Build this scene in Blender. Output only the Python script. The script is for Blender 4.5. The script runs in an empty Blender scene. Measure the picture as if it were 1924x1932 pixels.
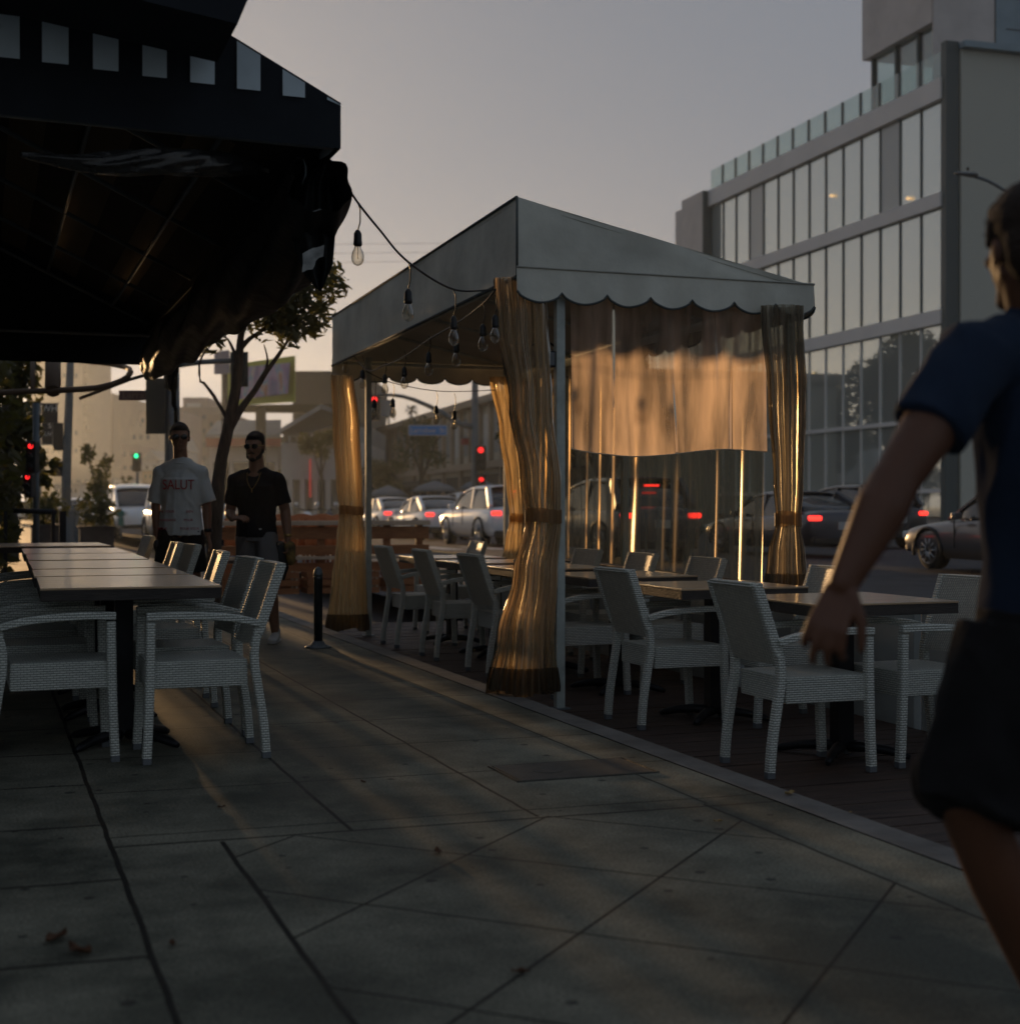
import bpy, bmesh, math, random
from mathutils import Vector, Matrix, noise
S = bpy.context.scene
COL = S.collection
rad = math.radians
YAW = 19.9
SN, CS = math.sin(rad(YAW)), math.cos(rad(YAW))
H, F, HX, HY = 1.16, 2749.0, 962.0, 956.0   # eye height, focal length in photo pixels, picture centre column, horizon row

# ---------------- camera ----------------
cd = bpy.data.cameras.new('camera'); cam = bpy.data.objects.new('camera', cd); COL.objects.link(cam)
cam.location = (0, 0, H); cam.rotation_euler = (rad(89.79), 0, -rad(YAW))
cd.sensor_fit = 'HORIZONTAL'; cd.sensor_width = 56; cd.lens = 80
cd.clip_start = 0.1; cd.clip_end = 6000
cd.dof.use_dof = True; cd.dof.focus_distance = 8.3; cd.dof.aperture_fstop = 4.0
S.camera = cam
S.view_settings.view_transform = 'Standard'; S.view_settings.look = 'None'
S.view_settings.exposure = 0.98; S.view_settings.gamma = 1
# ---------------- sky and sun ----------------
SUN_EL, SUN_AZ = 3.0, -0.6     # azimuth east of the street axis (+Y)
w = bpy.data.worlds.new('World'); S.world = w; w.use_nodes = True
nt = w.node_tree; nt.nodes.clear()
sky = nt.nodes.new('ShaderNodeTexSky'); sky.sky_type = 'NISHITA'; sky.sun_disc = False
sky.sun_elevation = rad(SUN_EL); sky.sun_rotation = rad(SUN_AZ); sky.altitude = 100
sky.air_density = 1.0; sky.dust_density = 1.6; sky.ozone_density = 1.6
hs = nt.nodes.new('ShaderNodeHueSaturation'); hs.inputs['Saturation'].default_value = 0.60
mx = nt.nodes.new('ShaderNodeMix'); mx.data_type = 'RGBA'; mx.blend_type = 'MULTIPLY'; mx.inputs[0].default_value = 1
mx.inputs[7].default_value = (0.575, 0.64, 0.76, 1)
bg = nt.nodes.new('ShaderNodeBackground'); bg.inputs[1].default_value = 0.15
wo = nt.nodes.new('ShaderNodeOutputWorld')
nt.links.new(sky.outputs[0], hs.inputs['Color']); ga = nt.nodes.new('ShaderNodeGamma'); ga.inputs[1].default_value = .27; nt.links.new(hs.outputs[0], ga.inputs[0]); nt.links.new(ga.outputs[0], mx.inputs[6])
nt.links.new(mx.outputs[2], bg.inputs[0]); nt.links.new(bg.outputs[0], wo.inputs[0])
sd = bpy.data.lights.new('sun', 'SUN'); sd.energy = 2.3; sd.angle = rad(0.8); sd.color = (1.0, 0.60, 0.27)
so = bpy.data.objects.new('sun', sd); COL.objects.link(so)
sv = Vector((math.sin(rad(SUN_AZ))*math.cos(rad(SUN_EL)), math.cos(rad(SUN_AZ))*math.cos(rad(SUN_EL)), math.sin(rad(SUN_EL))))
so.rotation_euler = sv.to_track_quat('Z', 'Y').to_euler()
S.cycles.max_bounces = 10; S.cycles.transparent_max_bounces = 24; S.cycles.use_denoising = True
S.cycles.sample_clamp_indirect = 4; S.cycles.caustics_refractive = False; S.cycles.volume_bounces = 0

# ---------------- helpers ----------------
def at(px, py, t):
    """world point seen at photo pixel (1924 px wide view) at camera depth t"""
    a = (px-HX)/F
    return Vector((t*(SN+CS*a), t*(CS-SN*a), H-(py-HY)*t/F))
def atX(px, py, X):
    a = (px-HX)/F; t = X/(SN+CS*a); return at(px, py, t)
def atY(px, py, Y):
    a = (px-HX)/F; t = Y/(CS-SN*a); return at(px, py, t)
def gp(px, py, z=0):
    return at(px, py, (H-z)*F/(py-HY))
def rz(y):   # the road sits in a shallow dip near the deck
    k = min(1, max(0, (y-8)/20)); return -0.12+0.2*k*k*(3-2*k)

M = {}
def mat(name, col, rough=.6, metal=0, var=0, vs=6, bump=0, bs=40, coord='Object', spec=.4, emit=None, stretch=(1, 1, 1), col2=None, bd=.01):
    m = bpy.data.materials.new(name); m.use_nodes = True; n = m.node_tree.nodes; l = m.node_tree.links
    p = n['Principled BSDF']; p.inputs['Base Color'].default_value = (*col, 1)
    p.inputs['Roughness'].default_value = rough; p.inputs['Metallic'].default_value = metal
    p.inputs['Specular IOR Level'].default_value = spec
    if var or bump:
        tc = n.new('ShaderNodeTexCoord'); mp = n.new('ShaderNodeMapping'); mp.inputs['Scale'].default_value = stretch
        l.new(tc.outputs[coord], mp.inputs[0])
    if var:
        nz = n.new('ShaderNodeTexNoise'); nz.inputs['Scale'].default_value = vs; nz.inputs['Detail'].default_value = 7; nz.inputs['Roughness'].default_value = .62
        l.new(mp.outputs[0], nz.inputs['Vector'])
        r = n.new('ShaderNodeValToRGB'); c2 = col2 or tuple(c*(1-var) for c in col)
        r.color_ramp.elements[0].position = .32; r.color_ramp.elements[0].color = (*c2, 1)
        r.color_ramp.elements[1].position = .68; r.color_ramp.elements[1].color = (*[min(1, c*(1+var*.5)) for c in col], 1)
        l.new(nz.outputs['Fac'], r.inputs[0]); l.new(r.outputs[0], p.inputs['Base Color'])
    if bump:
        nb = n.new('ShaderNodeTexNoise'); nb.inputs['Scale'].default_value = bs; nb.inputs['Detail'].default_value = 6
        l.new(mp.outputs[0], nb.inputs['Vector'])
        b = n.new('ShaderNodeBump'); b.inputs['Strength'].default_value = bump; b.inputs['Distance'].default_value = bd
        l.new(nb.outputs['Fac'], b.inputs['Height']); l.new(b.outputs[0], p.inputs['Normal'])
    if emit:
        p.inputs['Emission Color'].default_value = (*emit[0], 1); p.inputs['Emission Strength'].default_value = emit[1]
    M[name] = m; return m

def vinyl(name, tint=(1, .93, .8), clear=.6, trans=(.95, .82, .6), gl=.25, rough=.18, wr=0, streak=70):
    m = bpy.data.materials.new(name); m.use_nodes = True; n = m.node_tree.nodes; l = m.node_tree.links; n.clear()
    o = n.new('ShaderNodeOutputMaterial')
    tr = n.new('ShaderNodeBsdfTransparent'); tr.inputs[0].default_value = (*tint, 1)
    tl = n.new('ShaderNodeBsdfTranslucent'); tl.inputs[0].default_value = (*trans, 1)
    df = n.new('ShaderNodeBsdfDiffuse'); df.inputs[0].default_value = (*[c*.8 for c in trans], 1)
    a = n.new('ShaderNodeMixShader'); a.inputs[0].default_value = .25
    l.new(tl.outputs[0], a.inputs[1]); l.new(df.outputs[0], a.inputs[2])
    g = n.new('ShaderNodeBsdfGlossy'); g.inputs['Roughness'].default_value = rough; g.inputs[0].default_value = (.62, .52, .40, 1) if name == 'vinyl_street' else (.85, .8, .72, 1)
    tc = n.new('ShaderNodeTexCoord'); mp = n.new('ShaderNodeMapping'); mp.inputs['Scale'].default_value = (streak, streak, 1.1)
    nz = n.new('ShaderNodeTexNoise'); nz.inputs['Scale'].default_value = 1; nz.inputs['Detail'].default_value = 4
    l.new(tc.outputs['Object'], mp.inputs[0]); l.new(mp.outputs[0], nz.inputs['Vector'])
    r = n.new('ShaderNodeMapRange'); r.inputs[1].default_value = .38; r.inputs[2].default_value = .66
    r.inputs[3].default_value = max(.06, 1-clear-.26); r.inputs[4].default_value = min(1, 1-clear+.32)
    l.new(nz.outputs['Fac'], r.inputs[0])
    b = n.new('ShaderNodeMixShader'); l.new(r.outputs[0], b.inputs[0]); l.new(tr.outputs[0], b.inputs[1]); l.new(a.outputs[0], b.inputs[2])
    lw = n.new('ShaderNodeLayerWeight'); lw.inputs[0].default_value = gl
    c = n.new('ShaderNodeMixShader'); l.new(lw.outputs['Fresnel'], c.inputs[0]); l.new(b.outputs[0], c.inputs[1]); l.new(g.outputs[0], c.inputs[2])
    if wr:
        bu = n.new('ShaderNodeBump'); bu.inputs['Strength'].default_value = wr; bu.inputs['Distance'].default_value = .01
        l.new(nz.outputs['Fac'], bu.inputs['Height'])
        for q in (tl, g, df): l.new(bu.outputs[0], q.inputs['Normal'])
    l.new(c.outputs[0], o.inputs[0]); M[name] = m; return m

def weave(name, col, bw=.03, bh=.009, diag=False, bump=.9):
    """woven plastic strands: brick pattern on UVs in metres"""
    m = bpy.data.materials.new(name); m.use_nodes = True; n = m.node_tree.nodes; l = m.node_tree.links
    p = n['Principled BSDF']; p.inputs['Roughness'].default_value = .5
    uv = n.new('ShaderNodeTexCoord'); mp = n.new('ShaderNodeMapping')
    if diag: mp.inputs['Rotation'].default_value = (0, 0, rad(45))
    l.new(uv.outputs['UV'], mp.inputs[0])
    br = n.new('ShaderNodeTexBrick'); br.offset = .5; br.inputs['Scale'].default_value = 1
    br.inputs['Color1'].default_value = (*col, 1); br.inputs['Color2'].default_value = (*[c*.82 for c in col], 1)
    br.inputs['Mortar'].default_value = (*[c*.38 for c in col], 1)
    br.inputs['Mortar Size'].default_value = .0014; br.inputs['Mortar Smooth'].default_value = .4
    br.inputs['Brick Width'].default_value = bw; br.inputs['Row Height'].default_value = bh
    l.new(mp.outputs[0], br.inputs['Vector']); l.new(br.outputs['Color'], p.inputs['Base Color'])
    wv = n.new('ShaderNodeTexWave'); wv.bands_direction = 'Y'; wv.inputs['Scale'].default_value = .314/bh/1.0
    l.new(mp.outputs[0], wv.inputs['Vector'])
    ad = n.new('ShaderNodeMath'); ad.operation = 'SUBTRACT'; l.new(wv.outputs['Fac'], ad.inputs[0]); l.new(br.outputs['Fac'], ad.inputs[1])
    b = n.new('ShaderNodeBump'); b.inputs['Strength'].default_value = bump; b.inputs['Distance'].default_value = .004
    l.new(ad.outputs[0], b.inputs['Height']); l.new(b.outputs[0], p.inputs['Normal'])
    M[name] = m; return m

def box_uv(bm):
    uvl = bm.loops.layers.uv.verify()
    for f in bm.faces:
        nx, ny, nz = map(abs, f.normal)
        for lp in f.loops:
            c = lp.vert.co
            lp[uvl].uv = (c.x, c.y) if nz >= nx and nz >= ny else ((c.y, c.z) if nx >= ny else (c.x, c.z))

class B:
    """collects shapes into one mesh object"""
    def __init__(s): s.b = bmesh.new(); s.mi = 0
    def _fin(s, vs):
        for f in {f for v in vs for f in v.link_faces}: f.material_index = s.mi
    def box(s, c, d, rot=None, bev=0):
        mt = Matrix.Translation(Vector(c)) @ (rot.to_4x4() if rot else Matrix.Identity(4)) @ Matrix.Diagonal((*d, 1))
        r = bmesh.ops.create_cube(s.b, size=1, matrix=mt); vs = r['verts']; s._fin(vs)
        if bev:
            es = list({e for v in vs for e in v.link_edges})
            q = bmesh.ops.bevel(s.b, geom=es, offset=bev, segments=2, affect='EDGES', profile=.6)
            for f in q['faces']: f.material_index = s.mi
        return s
    def bx(s, x0, x1, y0, y1, z0, z1, bev=0): return s.box(((x0+x1)/2, (y0+y1)/2, (z0+z1)/2), (abs(x1-x0), abs(y1-y0), abs(z1-z0)), bev=bev)
    def poly(s, pts, th=None, d=(0, 0, 1)):
        """a face, or a slab when th is given"""
        v0 = [s.b.verts.new(p) for p in pts]; f = s.b.faces.new(v0); f.material_index = s.mi
        if th:
            dv = Vector(d)*th; v1 = [s.b.verts.new(Vector(p)+dv) for p in pts]
            s.b.faces.new(v1[::-1]).material_index = s.mi
            n = len(pts)
            for i in range(n): s.b.faces.new((v0[i], v1[i], v1[(i+1) % n], v0[(i+1) % n])).material_index = s.mi
        return s
    def grid(s, fn, nu, nv, closeu=False):
        vs = [[s.b.verts.new(fn(i/nu, j/nv)) for i in range(nu if closeu else nu+1)] for j in range(nv+1)]
        w_ = len(vs[0])
        for j in range(nv):
            for i in range(nu):
                a, b_ = i, (i+1) % w_
                s.b.faces.new((vs[j][a], vs[j][b_], vs[j+1][b_], vs[j+1][a])).material_index = s.mi
        return vs
    def tube(s, pts, r, seg=8, sq=None, cap=True, mod=None):
        """sweep along points; r number or list; sq=(w,h) for a rectangular section"""
        pts = [Vector(p) for p in pts]; rings = []
        up0 = Vector((0, 0, 1))
        for i, p in enumerate(pts):
            t = (pts[min(i+1, len(pts)-1)]-pts[max(i-1, 0)]).normalized()
            u = up0 if abs(t.dot(up0)) < .95 else Vector((0, 1, 0)) if abs(t.y) < .9 else Vector((1, 0, 0))
            a = t.cross(u).normalized(); b_ = a.cross(t).normalized()
            rr = r[i] if isinstance(r, (list, tuple)) else r
            if mod: rr = rr*mod(i)
            if sq:
                k = 1 if not mod else mod(i)
                cs = [(x*sq[0]/2*k, y*sq[1]/2*k) for x, y in ((-.75, -1), (.75, -1), (1, -.75), (1, .75), (.75, 1), (-.75, 1), (-1, .75), (-1, -.75))]
            else: cs = [(math.cos(q*2*math.pi/seg)*rr, math.sin(q*2*math.pi/seg)*rr) for q in range(seg)]
            rings.append([s.b.verts.new(p+a*x+b_*y) for x, y in cs])
        n = len(rings[0])
        for i in range(len(rings)-1):
            for q in range(n):
                f = s.b.faces.new((rings[i][q], rings[i][(q+1) % n], rings[i+1][(q+1) % n], rings[i+1][q])); f.material_index = s.mi; f.smooth = not sq
        if cap:
            for rg in (rings[0][::-1], rings[-1]): s.b.faces.new(rg).material_index = s.mi
        return s
    def lathe(s, c, prof, seg=20, axis='z'):
        rings = []
        for r, h in prof:
            ring = []
            for q in range(seg):
                x, y = math.cos(q*2*math.pi/seg)*r, math.sin(q*2*math.pi/seg)*r
                o = {'z': (x, y, h), 'x': (h, x, y), 'y': (x, h, y)}[axis]
                ring.append(s.b.verts.new(Vector(c)+Vector(o)))
            rings.append(ring)
        for i in range(len(rings)-1):
            for q in range(seg):
                f = s.b.faces.new((rings[i][q], rings[i][(q+1) % seg], rings[i+1][(q+1) % seg], rings[i+1][q])); f.material_index = s.mi; f.smooth = True
        for rg in (rings[0][::-1], rings[-1]): s.b.faces.new(rg).material_index = s.mi
        return s
    def ball(s, c, r, sub=2, sc=(1, 1, 1), rot=None):
        mt = Matrix.Translation(Vector(c)) @ (rot.to_4x4() if rot else Matrix.Identity(4)) @ Matrix.Diagonal((r*sc[0], r*sc[1], r*sc[2], 1))
        q = bmesh.ops.create_icosphere(s.b, subdivisions=sub, radius=1, matrix=mt); s._fin(q['verts'])
        for v in q['verts']:
            for f in v.link_faces: f.smooth = True
        return s
    def hull(s, a, ra, b_, rb):
        """tapered capsule between two (elliptical) balls"""
        t = bmesh.new()
        for c, r in ((a, ra), (b_, rb)):
            r = r if isinstance(r, (tuple, list)) else (r, r, r)
            bmesh.ops.create_icosphere(t, subdivisions=3, radius=1, matrix=Matrix.Translation(Vector(c)) @ Matrix.Diagonal((*r, 1)))
        q = bmesh.ops.convex_hull(t, input=t.verts)
        bmesh.ops.delete(t, geom=list({g for g in q['geom_interior'] if isinstance(g, bmesh.types.BMVert)}), context='VERTS')
        me = bpy.data.meshes.new('t'); t.to_mesh(me); t.free(); s.b.from_mesh(me); bpy.data.meshes.remove(me); return s
    def make(s, name, mats, parent=None, uv=False, smooth=False, **tags):
        bmesh.ops.recalc_face_normals(s.b, faces=s.b.faces) if tags.pop('recalc', True) else None
        s.b.normal_update()
        if uv: box_uv(s.b)
        me = bpy.data.meshes.new(name); s.b.to_mesh(me); s.b.free()
        mats = mats if isinstance(mats, (list, tuple)) else [mats]
        for m in mats: me.materials.append(M[m])
        if smooth:
            for p in me.polygons: p.use_smooth = True
        o = bpy.data.objects.new(name, me); COL.objects.link(o)
        if parent: o.parent = parent
        tag(o, **tags); return o

def tag(o, label=None, cat=None, group=None, kind=None):
    if label: o['label'] = label
    if cat: o['category'] = cat
    if group: o['group'] = group
    if kind: o['kind'] = kind
    return o
def empty(name, loc=(0, 0, 0), rot=0, **tags):
    o = bpy.data.objects.new(name, None); COL.objects.link(o); o.location = loc; o.rotation_euler = (0, 0, rot); o.empty_display_size = .1
    tag(o, **tags); return o
def kids(o): return [c for c in bpy.data.objects if c.parent == o]
def dup(o, loc, rot, label=None, group=None, parent=None, tree=None):
    if tree is None:
        tree = {}
        for c in bpy.data.objects:
            if c.parent: tree.setdefault(c.parent, []).append(c)
    c = o.copy(); COL.objects.link(c)
    if parent: c.parent = parent
    else: c.location = loc; c.rotation_euler = (0, 0, rot)
    if label: c['label'] = label
    if group: c['group'] = group
    for k in tree.get(o, []): dup(k, None, None, parent=c, tree=tree)
    return c
def text(name, body, size, mt, parent, loc, rot, ext=.001, align='CENTER', sx=1.0):
    cu = bpy.data.curves.new('t', 'FONT'); cu.body = body; cu.size = size; cu.extrude = ext; cu.align_x = align; cu.align_y = 'CENTER'
    o = bpy.data.objects.new('t', cu); COL.objects.link(o); dg = bpy.context.evaluated_depsgraph_get()
    me = bpy.data.meshes.new_from_object(o.evaluated_get(dg)); bpy.data.objects.remove(o); bpy.data.curves.remove(cu)
    me.name = name; me.materials.clear(); me.materials.append(M[mt])
    q = bpy.data.objects.new(name, me); COL.objects.link(q); q.parent = parent; q.location = loc; q.rotation_euler = rot; q.scale = (sx, 1, 1); return q

# ---------------- materials ----------------
mat('asphalt', (.055, .055, .06), .85, var=.35, vs=1.5, bump=.4, bs=60)
mat('road_paint_yellow', (.5, .30, .05), .7, var=.3)
mat('road_paint', (.5, .5, .48), .7, var=.3)
mat('kerb_stone', (.19, .175, .155), .8, var=.4, vs=3, bump=.3)
mat('deck_wood', (.075, .045, .032), .62, var=.6, vs=2, bump=.7, bs=20, stretch=(1.5, 14, 8))
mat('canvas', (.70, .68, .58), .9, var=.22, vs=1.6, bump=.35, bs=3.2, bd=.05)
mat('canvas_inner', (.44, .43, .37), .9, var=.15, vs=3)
mat('binding', (.09, .10, .095), .8)
mat('white_metal', (.46, .50, .46), .5, var=.25, vs=9, bump=.1)
mat('dark_metal', (.02, .02, .022), .45, metal=.4, var=.3, vs=12)
mat('steel', (.10, .11, .115), .35, metal=.85, var=.4, vs=8)
mat('galvanized', (.18, .20, .21), .5, metal=.5, var=.3, vs=4)
mat('black_plastic', (.012, .012, .012), .45)
mat('grey_plastic', (.14, .15, .155), .6)
mat('rubber', (.015, .015, .015), .8)
mat('awning_black', (.012, .015, .02), .85, var=.3, vs=4, bump=.2, bs=8, bd=.02)
mat('awning_lining', (.035, .028, .02), .9, var=.5, vs=1.2)
mat('wood_top', (.52, .35, .20), .30, var=.3, vs=1.3, bump=.25, bs=9, stretch=(1.2, 16, 4), spec=.5)
pt_ = M['wood_top'].node_tree.nodes['Principled BSDF']; pt_.inputs['Coat Weight'].default_value = 1; pt_.inputs['Coat Roughness'].default_value = .18
mat('wood_edge', (.05, .04, .033), .6, var=.5, vs=3, bump=.5, bs=14, stretch=(2, 2, 16))
mat('barrier_panel', (.34, .36, .34), .75, var=.2, vs=2, bump=.1)
mat('plank_orange', (.33, .13, .045), .6, var=.35, vs=3, stretch=(2, 2, 12), bump=.3)
mat('plank_pale', (.55, .42, .30), .6, var=.2)
weave('weave', (.74, .75, .66), .028, .0105)
weave('weave_panel', (.68, .67, .57), .018, .0105, diag=True, bump=1)
weave('weave_wrap', (.76, .77, .68), .02, .012, bump=.8)
vinyl('vinyl', clear=.66, wr=.8, tint=(.86, .82, .72), trans=(.86, .66, .44), gl=.26, streak=34, rough=.32)
vinyl('vinyl_sunlit', clear=.46, wr=.8, tint=(.95, .88, .74), trans=(.98, .76, .46), gl=.3, streak=34, rough=.22)  # copy with the low sun's glow put into its colour
vinyl('vinyl_shaded', clear=.66, wr=.8, tint=(.66, .64, .58), trans=(.40, .33, .24), gl=.26, streak=34, rough=.32)  # copy with shade put into its colour, greyer and darker
vinyl('vinyl_sheet', clear=.52, wr=.25, streak=7, gl=.12, rough=.1, trans=(.97, .75, .60), tint=(.84, .84, .80))
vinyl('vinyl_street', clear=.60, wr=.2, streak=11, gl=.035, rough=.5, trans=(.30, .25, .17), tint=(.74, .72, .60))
vinyl('vinyl_dark', clear=.30, tint=(.5, .5, .5), trans=(.10, .10, .10), wr=.6, streak=9, gl=.35)
# ================= GROUND =================
def lines_mat():
    """pavement concrete: scored joints at their real places, stains, worn polish"""
    m = bpy.data.materials.new('pavement'); m.use_nodes = True; n = m.node_tree.nodes; l = m.node_tree.links
    p = n['Principled BSDF']
    tc = n.new('ShaderNodeTexCoord'); sp = n.new('ShaderNodeSeparateXYZ'); l.new(tc.outputs['Object'], sp.inputs[0])
    wn = n.new('ShaderNodeTexNoise'); wn.inputs['Scale'].default_value = 3; wn.inputs['Detail'].default_value = 5
    l.new(tc.outputs['Object'], wn.inputs['Vector'])
    def op(o, a, b=None, c=None):
        q = n.new('ShaderNodeMath'); q.operation = o
        for i, v in enumerate((a, b, c)):
            if v is None: continue
            if isinstance(v, (int, float)): q.inputs[i].default_value = v
            else: l.new(v, q.inputs[i])
        return q.outputs[0]
    X, Y = sp.outputs[0], sp.outputs[1]
    wob = op('MULTIPLY', op('SUBTRACT', wn.outputs['Fac'], .5), .022)
    X, Y = op('ADD', X, wob), op('ADD', Y, wob)
    def line(v, c, hw): return op('LESS_THAN', op('ABSOLUTE', op('SUBTRACT', v, c)), hw)
    def rep(v, off, per, hw):   # repeating lines
        return op('LESS_THAN', op('ABSOLUTE', op('SUBTRACT', op('MODULO', op('ADD', v, 1000*per-off+per/2), per), per/2)), hw)
    far = op('GREATER_THAN', Y, 5.08); near = op('SUBTRACT', 1, far)
    mid = op('MULTIPLY', op('GREATER_THAN', X, .78), op('LESS_THAN', X, 2.64))
    rt = op('GREATER_THAN', X, .41)
    L = line(X, .41, .009)
    def mx(a, b): return op('MAXIMUM', a, b)
    Yk = op('ADD', Y, op('MULTIPLY', X, .035))
    L = mx(L, op('MULTIPLY', far, mx(line(X, 1.24, .008), mx(line(X, 1.95, .007), line(X, 2.66, .005)))))
    L = mx(L, op('MULTIPLY', op('MULTIPLY', far, rt), rep(Yk, 5.28, .83, .006)))
    L = mx(L, op('MULTIPLY', op('LESS_THAN', X, .41), rep(Yk, 5.5, .82, .009)))
    L = mx(L, op('MULTIPLY', rt, line(Yk, 5.13, .009)))
    dg = mx(rep(op('SUBTRACT', Y, X), 2.13, .96, .008), rep(op('ADD', Y, X), 4.24, .94, .008))
    L = mx(L, op('MULTIPLY', op('MULTIPLY', near, mid), dg))
    L = mx(L, op('MULTIPLY', near, mx(line(X, .78, .009), line(X, 2.64, .0065))))
    n1 = n.new('ShaderNodeTexNoise'); n1.inputs['Scale'].default_value = 1.1; n1.inputs['Detail'].default_value = 9; n1.inputs['Roughness'].default_value = .68
    l.new(tc.outputs['Object'], n1.inputs['Vector'])
    r1 = n.new('ShaderNodeValToRGB'); e = r1.color_ramp.elements
    e[0].position = .40; e[0].color = (.070, .072, .054, 1); e[1].position = .62; e[1].color = (.23, .22, .165, 1)
    l.new(n1.outputs['Fac'], r1.inputs[0])
    # gum and drip spots
    vo = n.new('ShaderNodeTexVoronoi'); vo.voronoi_dimensions = '2D'; vo.inputs['Scale'].default_value = 6; vo.inputs['Randomness'].default_value = 1
    l.new(tc.outputs['Object'], vo.inputs['Vector'])
    sz = n.new('ShaderNodeSeparateColor'); l.new(vo.outputs['Color'], sz.inputs[0])
    spot = op('MULTIPLY', op('LESS_THAN', vo.outputs['Distance'], op('MULTIPLY', sz.outputs[0], .13)), op('GREATER_THAN', sz.outputs[1], .80))
    c = n.new('ShaderNodeMix'); c.data_type = 'RGBA'; gr = n.new('ShaderNodeTexNoise'); gr.inputs['Scale'].default_value = 95; gr.inputs['Detail'].default_value = 3; l.new(tc.outputs['Object'], gr.inputs['Vector'])
    gm = n.new('ShaderNodeMix'); gm.data_type = 'RGBA'; gm.blend_type = 'MULTIPLY'; gm.inputs[0].default_value = 1; l.new(r1.outputs[0], gm.inputs[6])
    st = n.new('ShaderNodeTexNoise'); st.inputs['Scale'].default_value = .55; st.inputs['Detail'].default_value = 3; st.inputs['Distortion'].default_value = 1.5; l.new(tc.outputs['Object'], st.inputs['Vector'])
    sm_ = op('MULTIPLY', op('ADD', .1, op('MULTIPLY', gr.outputs['Fac'], 1.8)), op('ADD', .58, op('MULTIPLY', st.outputs['Fac'], .85)))
    l.new(sm_, gm.inputs[7])
    l.new(op('MULTIPLY', spot, .75), c.inputs[0]); l.new(gm.outputs[2], c.inputs[6]); c.inputs[7].default_value = (.03, .028, .026, 1)
    c2 = n.new('ShaderNodeMix'); c2.data_type = 'RGBA'; l.new(L, c2.inputs[0]); l.new(c.outputs[2], c2.inputs[6]); c2.inputs[7].default_value = (.022, .02, .016, 1)
    l.new(c2.outputs[2], p.inputs['Base Color'])
    rr = n.new('ShaderNodeMapRange'); rr.inputs[1].default_value = .35; rr.inputs[2].default_value = .7; rr.inputs[3].default_value = .62; rr.inputs[4].default_value = .9; p.inputs['Specular IOR Level'].default_value = .22
    l.new(n1.outputs['Fac'], rr.inputs[0]); l.new(rr.outputs[0], p.inputs['Roughness'])
    nb = n.new('ShaderNodeTexNoise'); nb.inputs['Scale'].default_value = 45; nb.inputs['Detail'].default_value = 7; l.new(tc.outputs['Object'], nb.inputs['Vector'])
    hgt = op('SUBTRACT', op('ADD', op('MULTIPLY', nb.outputs['Fac'], .5), op('MULTIPLY', n1.outputs['Fac'], 1.2)), op('MULTIPLY', L, 1.5))
    b = n.new('ShaderNodeBump'); b.inputs['Strength'].default_value = .4; b.inputs['Distance'].default_value = .007
    l.new(hgt, b.inputs['Height']); l.new(b.outputs[0], p.inputs['Normal'])
    M['pavement'] = m
lines_mat()
def sheet(name, mt, x0, x1, ys, fz, **k):
    g = B(); 
    xs = [x0, x1]
    vs = [[g.b.verts.new((x, y, fz(y))) for x in xs] for y in ys]
    for j in range(len(ys)-1): g.b.faces.new((vs[j][0], vs[j][1], vs[j+1][1], vs[j+1][0]))
    return g.make(name, mt, kind='structure', **k)
YS = [-60, -10, 0, 4, 8]+[8+i for i in range(1, 21)]+[32, 40, 60, 100, 200, 500, 1500, 5000]
sheet('ground', 'asphalt', -1500, 1500, [-300, -60, 0, 60, 5000], lambda y: -.3)
swz = lambda y: max(0, rz(y)+.0) if y > 14 else 0
def sw(y):
    k = min(1, max(0, (y-15)/14)); return .16*k*k*(3-2*k)
sheet('sidewalk', 'pavement', -14, 2.93, YS[:-2], sw)
# kerb along the parklet: pale stone, gently chipped
g = B()
def kf(u, v):
    y = -2+v*62
    prof = [(2.932, sw(y)+.004), (3.085, sw(y)+.002), (3.10, sw(y)-.012), (3.10, -.3)]
    x, z = prof[round(u*3)]
    return (x+noise.noise(Vector((0, y*2, u*3)))*.004, y, z+noise.noise(Vector((5, y*3, 0)))*.002)
g.grid(kf, 3, 240); g.make('kerb', 'kerb_stone', kind='structure')
sheet('road', 'asphalt', 4.95, 30, YS, lambda y: rz(y))
g = B()
for i in range(60): g.bx(13.0, 13.0, 0, 0, 0, 0) if 0 else None
def strip(x0, x1, y0, y1, mt, n=30):
    g.mi = mt
    g.grid(lambda u, v: (x0+(x1-x0)*u, y0+(y1-y0)*v, rz(y0+(y1-y0)*v)+.006), 1, n)
strip(10.0, 10.12, 8, 34, 0); strip(10.25, 10.37, 8, 34, 0); strip(10.0, 10.12, 55, 200, 0); strip(10.25, 10.37, 55, 200, 0)
strip(7.4, 7.5, 4, 34, 1)
for i in range(9): strip(6+i*1.2, 6.6+i*1.2, 34.5, 37.5, 1, 2)
strip(5.3, 10, 33, 33.3, 1, 1)
g.make('road_markings', ['road_paint_yellow', 'road_paint'], kind='structure')
g = B(); g.grid(lambda u, v: (28+u*40, 5+v*95, .19), 1, 6); g.grid(lambda u, v: (28, 5+v*95, .19-.14*u), 1, 6)
g.make('far_sidewalk', 'pavement', kind='structure')
# timber deck of the parklet
g = B(); y = 2.6
random.seed(3)
while y < 15.2:
    d = .14; g.bx(3.115, 4.93, y, y+d-.007, -.13, -.09+random.uniform(-.002, .002)); y += d
deck = g.make('deck', 'deck_wood', kind='structure')
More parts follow.
